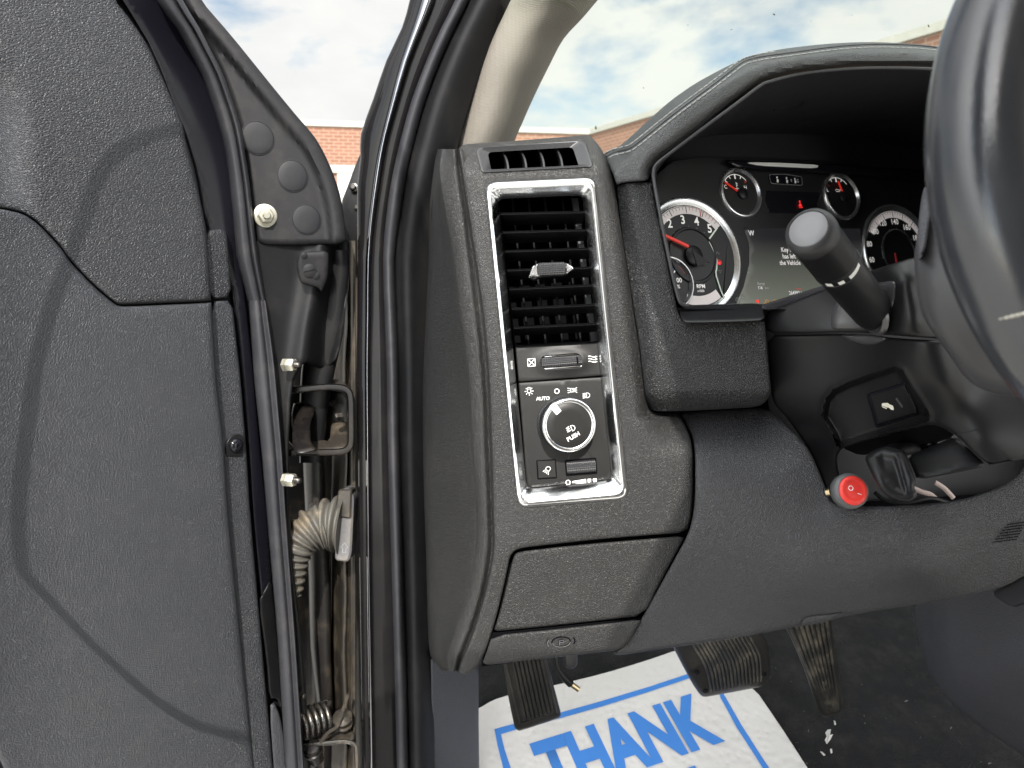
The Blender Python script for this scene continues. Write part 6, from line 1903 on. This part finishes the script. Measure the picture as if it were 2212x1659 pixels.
# paper mat lying on the carpet
def mat_pt(u, v):
    return floor_hit(u, v, .018)
mo = [(1000, 1545), (1035, 1530), (1065, 1512), (1110, 1498), (1200, 1480), (1300, 1456), (1400, 1426), (1462, 1404), (1480, 1405), (1560, 1440), (1632, 1490), (1665, 1538), (1700, 1590), (1745, 1660), (1800, 1745), (1000, 1745)]
MD_pts = [(u, v, (mat_pt(u, v) - CAM).dot(Vector((0, CP, -SP)))) for u in (950, 1200, 1450, 1800) for v in (1380, 1500, 1620, 1760)]
MD = dmap(MD_pts)
def f_mat(V):
    return -.007 * np.sin((V[:, 0] - 1000) / 95.0 + V[:, 1] / 150.0) * np.clip((1700 - V[:, 1]) / 160, 0, 1) - .004 * np.sin(V[:, 0] / 300)
pm = sheet('paper_floor_mat', mo, MD, M['paper'], None, edge=.0006, step=12, thick=.0012, fn=f_mat, smooth=1, loc=mat_pt(1350, 1600))
tag(pm, 'white embossed paper floor mat with blue THANK lettering on the carpet', 'floor mat')
class md2:
    def arr(self, uv):
        uv = np.asarray(uv, float)
        return MD.arr(uv) + f_mat(uv)
    def __call__(self, u, v): return float(self.arr(np.array([[u, v]], float))[0])
MD2 = md2()
def ink(name, pts):
    sheet(name, pts, shifted(MD2, -.0010), M['paper_blue'], pm, edge=.0002, step=14, thick=.0006, smooth=0)
ink('ink_frame', [(1068, 1575), (1100, 1566), (1211, 1539), (1300, 1514), (1400, 1484), (1479, 1458), (1546, 1434), (1550, 1444), (1480, 1468), (1400, 1495), (1300, 1526), (1211, 1551), (1120, 1574), (1082, 1586), (1090, 1618), (1105, 1664), (1126, 1730), (1109, 1730), (1088, 1662), (1075, 1612)])
ink('ink_frame', [(1540, 1440), (1549, 1442), (1564, 1500), (1600, 1563), (1640, 1626), (1690, 1702), (1704, 1730), (1692, 1730), (1632, 1634), (1592, 1572), (1557, 1508)])
# THANK, in the plane of the mat
of = mat_pt(1143, 1606); oe = mat_pt(1501, 1495)
ex = (oe - of).normalized(); ez = FN.copy(); ey = ez.cross(ex).normalized()
tfm = Frame.__new__(Frame); tfm.d = 1; tfm.k = 1.0; tfm.o = of; tfm.x, tfm.y, tfm.z = ex, ey, ez


def text_fit(name, fr, s, w_, h_, m, parent, z, bold=.03):
    """letters scaled to fill a box that hangs from the frame origin: x 0..w, y 0..-h"""
    o = text(name, fr, s, 1.0, m, parent, z=0, bold=bold, align='LEFT')
    org = base_of(parent)
    loc = []
    for v in o.data.vertices:
        p = v.co + org - fr.o
        loc.append((p.dot(fr.x) / fr.k, p.dot(fr.y) / fr.k))
    A_ = np.array(loc); mn, mx_ = A_.min(0), A_.max(0)
    for v, (x, y) in zip(o.data.vertices, loc):
        xx = (x - mn[0]) / (mx_[0] - mn[0]) * w_
        yy = (y - mx_[1]) / (mx_[1] - mn[1]) * h_
        p = fr.o + fr.x * (xx * fr.k) + fr.y * (yy * fr.k)
        # settle on the gently waving sheet
        r = p - CAM
        dd = r.dot(Vector((0, CP, -SP)))
        yy_ = r.dot(Vector((0, SP, CP)))
        u, vv = CU + r.x / dd * F, CV - yy_ / dd * F
        v.co = W(u, vv, MD2(u, vv) - z) - org
    return o


Hh = (mat_pt(1442, 1516) - mat_pt(1504, 1625)).length
Ww = (oe - of).length
text_fit('ink_letters', tfm, 'THANK', Ww, Hh, M['paper_blue'], pm, .0014, bold=.045)
tf2 = Frame.__new__(Frame); tf2.d = 1; tf2.k = 1.0
tf2.x, tf2.y, tf2.z = ex, ey, ez
tf2.o = mat_pt(1500, 1652) - ex * (Ww * .64)
text_fit('ink_letters', tf2, 'YOU', Ww * .64, Hh, M['paper_blue'], pm, .0014, bold=.035)

# crumbs and paper scraps on the carpet
def scrap(pts_, name='paper_scrap', lab=None, m='paper'):
    ctr_ = floor_hit(np.mean([p[0] for p in pts_]), np.mean([p[1] for p in pts_]), .006)
    vs = [floor_hit(u, v, .006 + random.uniform(0, .006)) for u, v in pts_]
    lo = [v - Vector((0, 0, .0012)) for v in vs]
    n = len(vs)
    o = obj(name, vs + lo, [tuple(range(n)), tuple(range(2 * n - 1, n - 1, -1))] + [(i, (i + 1) % n, n + (i + 1) % n, n + i) for i in range(n)], M[m], None, smooth=False, loc=ctr_)
    return o
s1 = scrap([(1783, 1582), (1788, 1576), (1795, 1575), (1793, 1588), (1799, 1586), (1794, 1596), (1786, 1606), (1782, 1598), (1786, 1590)])
tag(s1, 'torn white paper scrap on the carpet below the accelerator pedal', 'paper scrap')
s2 = scrap([(1801, 1556), (1804, 1557), (1806, 1564), (1803, 1565)])
tag(s2, 'tiny white paper fleck between accelerator pedal and torn scrap', 'paper scrap')
s3 = scrap([(1772, 1623), (1776, 1624), (1783, 1630), (1779, 1631)])
tag(s3, 'small pale fleck lying below the torn paper scrap', 'paper scrap')
s4 = scrap([(1793, 1618), (1797, 1617), (1798, 1625), (1795, 1626)])
tag(s4, 'bluish white fleck to the lower right of the torn paper scrap', 'paper scrap')
# stray fluff on the carpet: nobody could count it
random.seed(3)
vs, fs = [], []
for i in range(70):
    u, v = random.uniform(1640, 2180), random.uniform(1440, 1700)
    p = floor_hit(u, v, .005)
    s = random.uniform(.0004, .0012)
    a = random.uniform(0, 6.28)
    e = Vector((math.cos(a), math.sin(a), .2)) * s * random.uniform(1, 3)
    f_ = Vector((-math.sin(a), math.cos(a), 0)) * s * .5
    k = len(vs)
    vs += [p - e - f_, p + e - f_, p + e + f_ + Vector((0, 0, s)), p - e + f_ + Vector((0, 0, s))]
    fs.append((k, k + 1, k + 2, k + 3))
fl_ = obj('carpet_lint', vs, fs, M['boot_collar'], None, smooth=False, loc=(.6, 1.1, FZ))
fl_['kind'] = 'stuff'
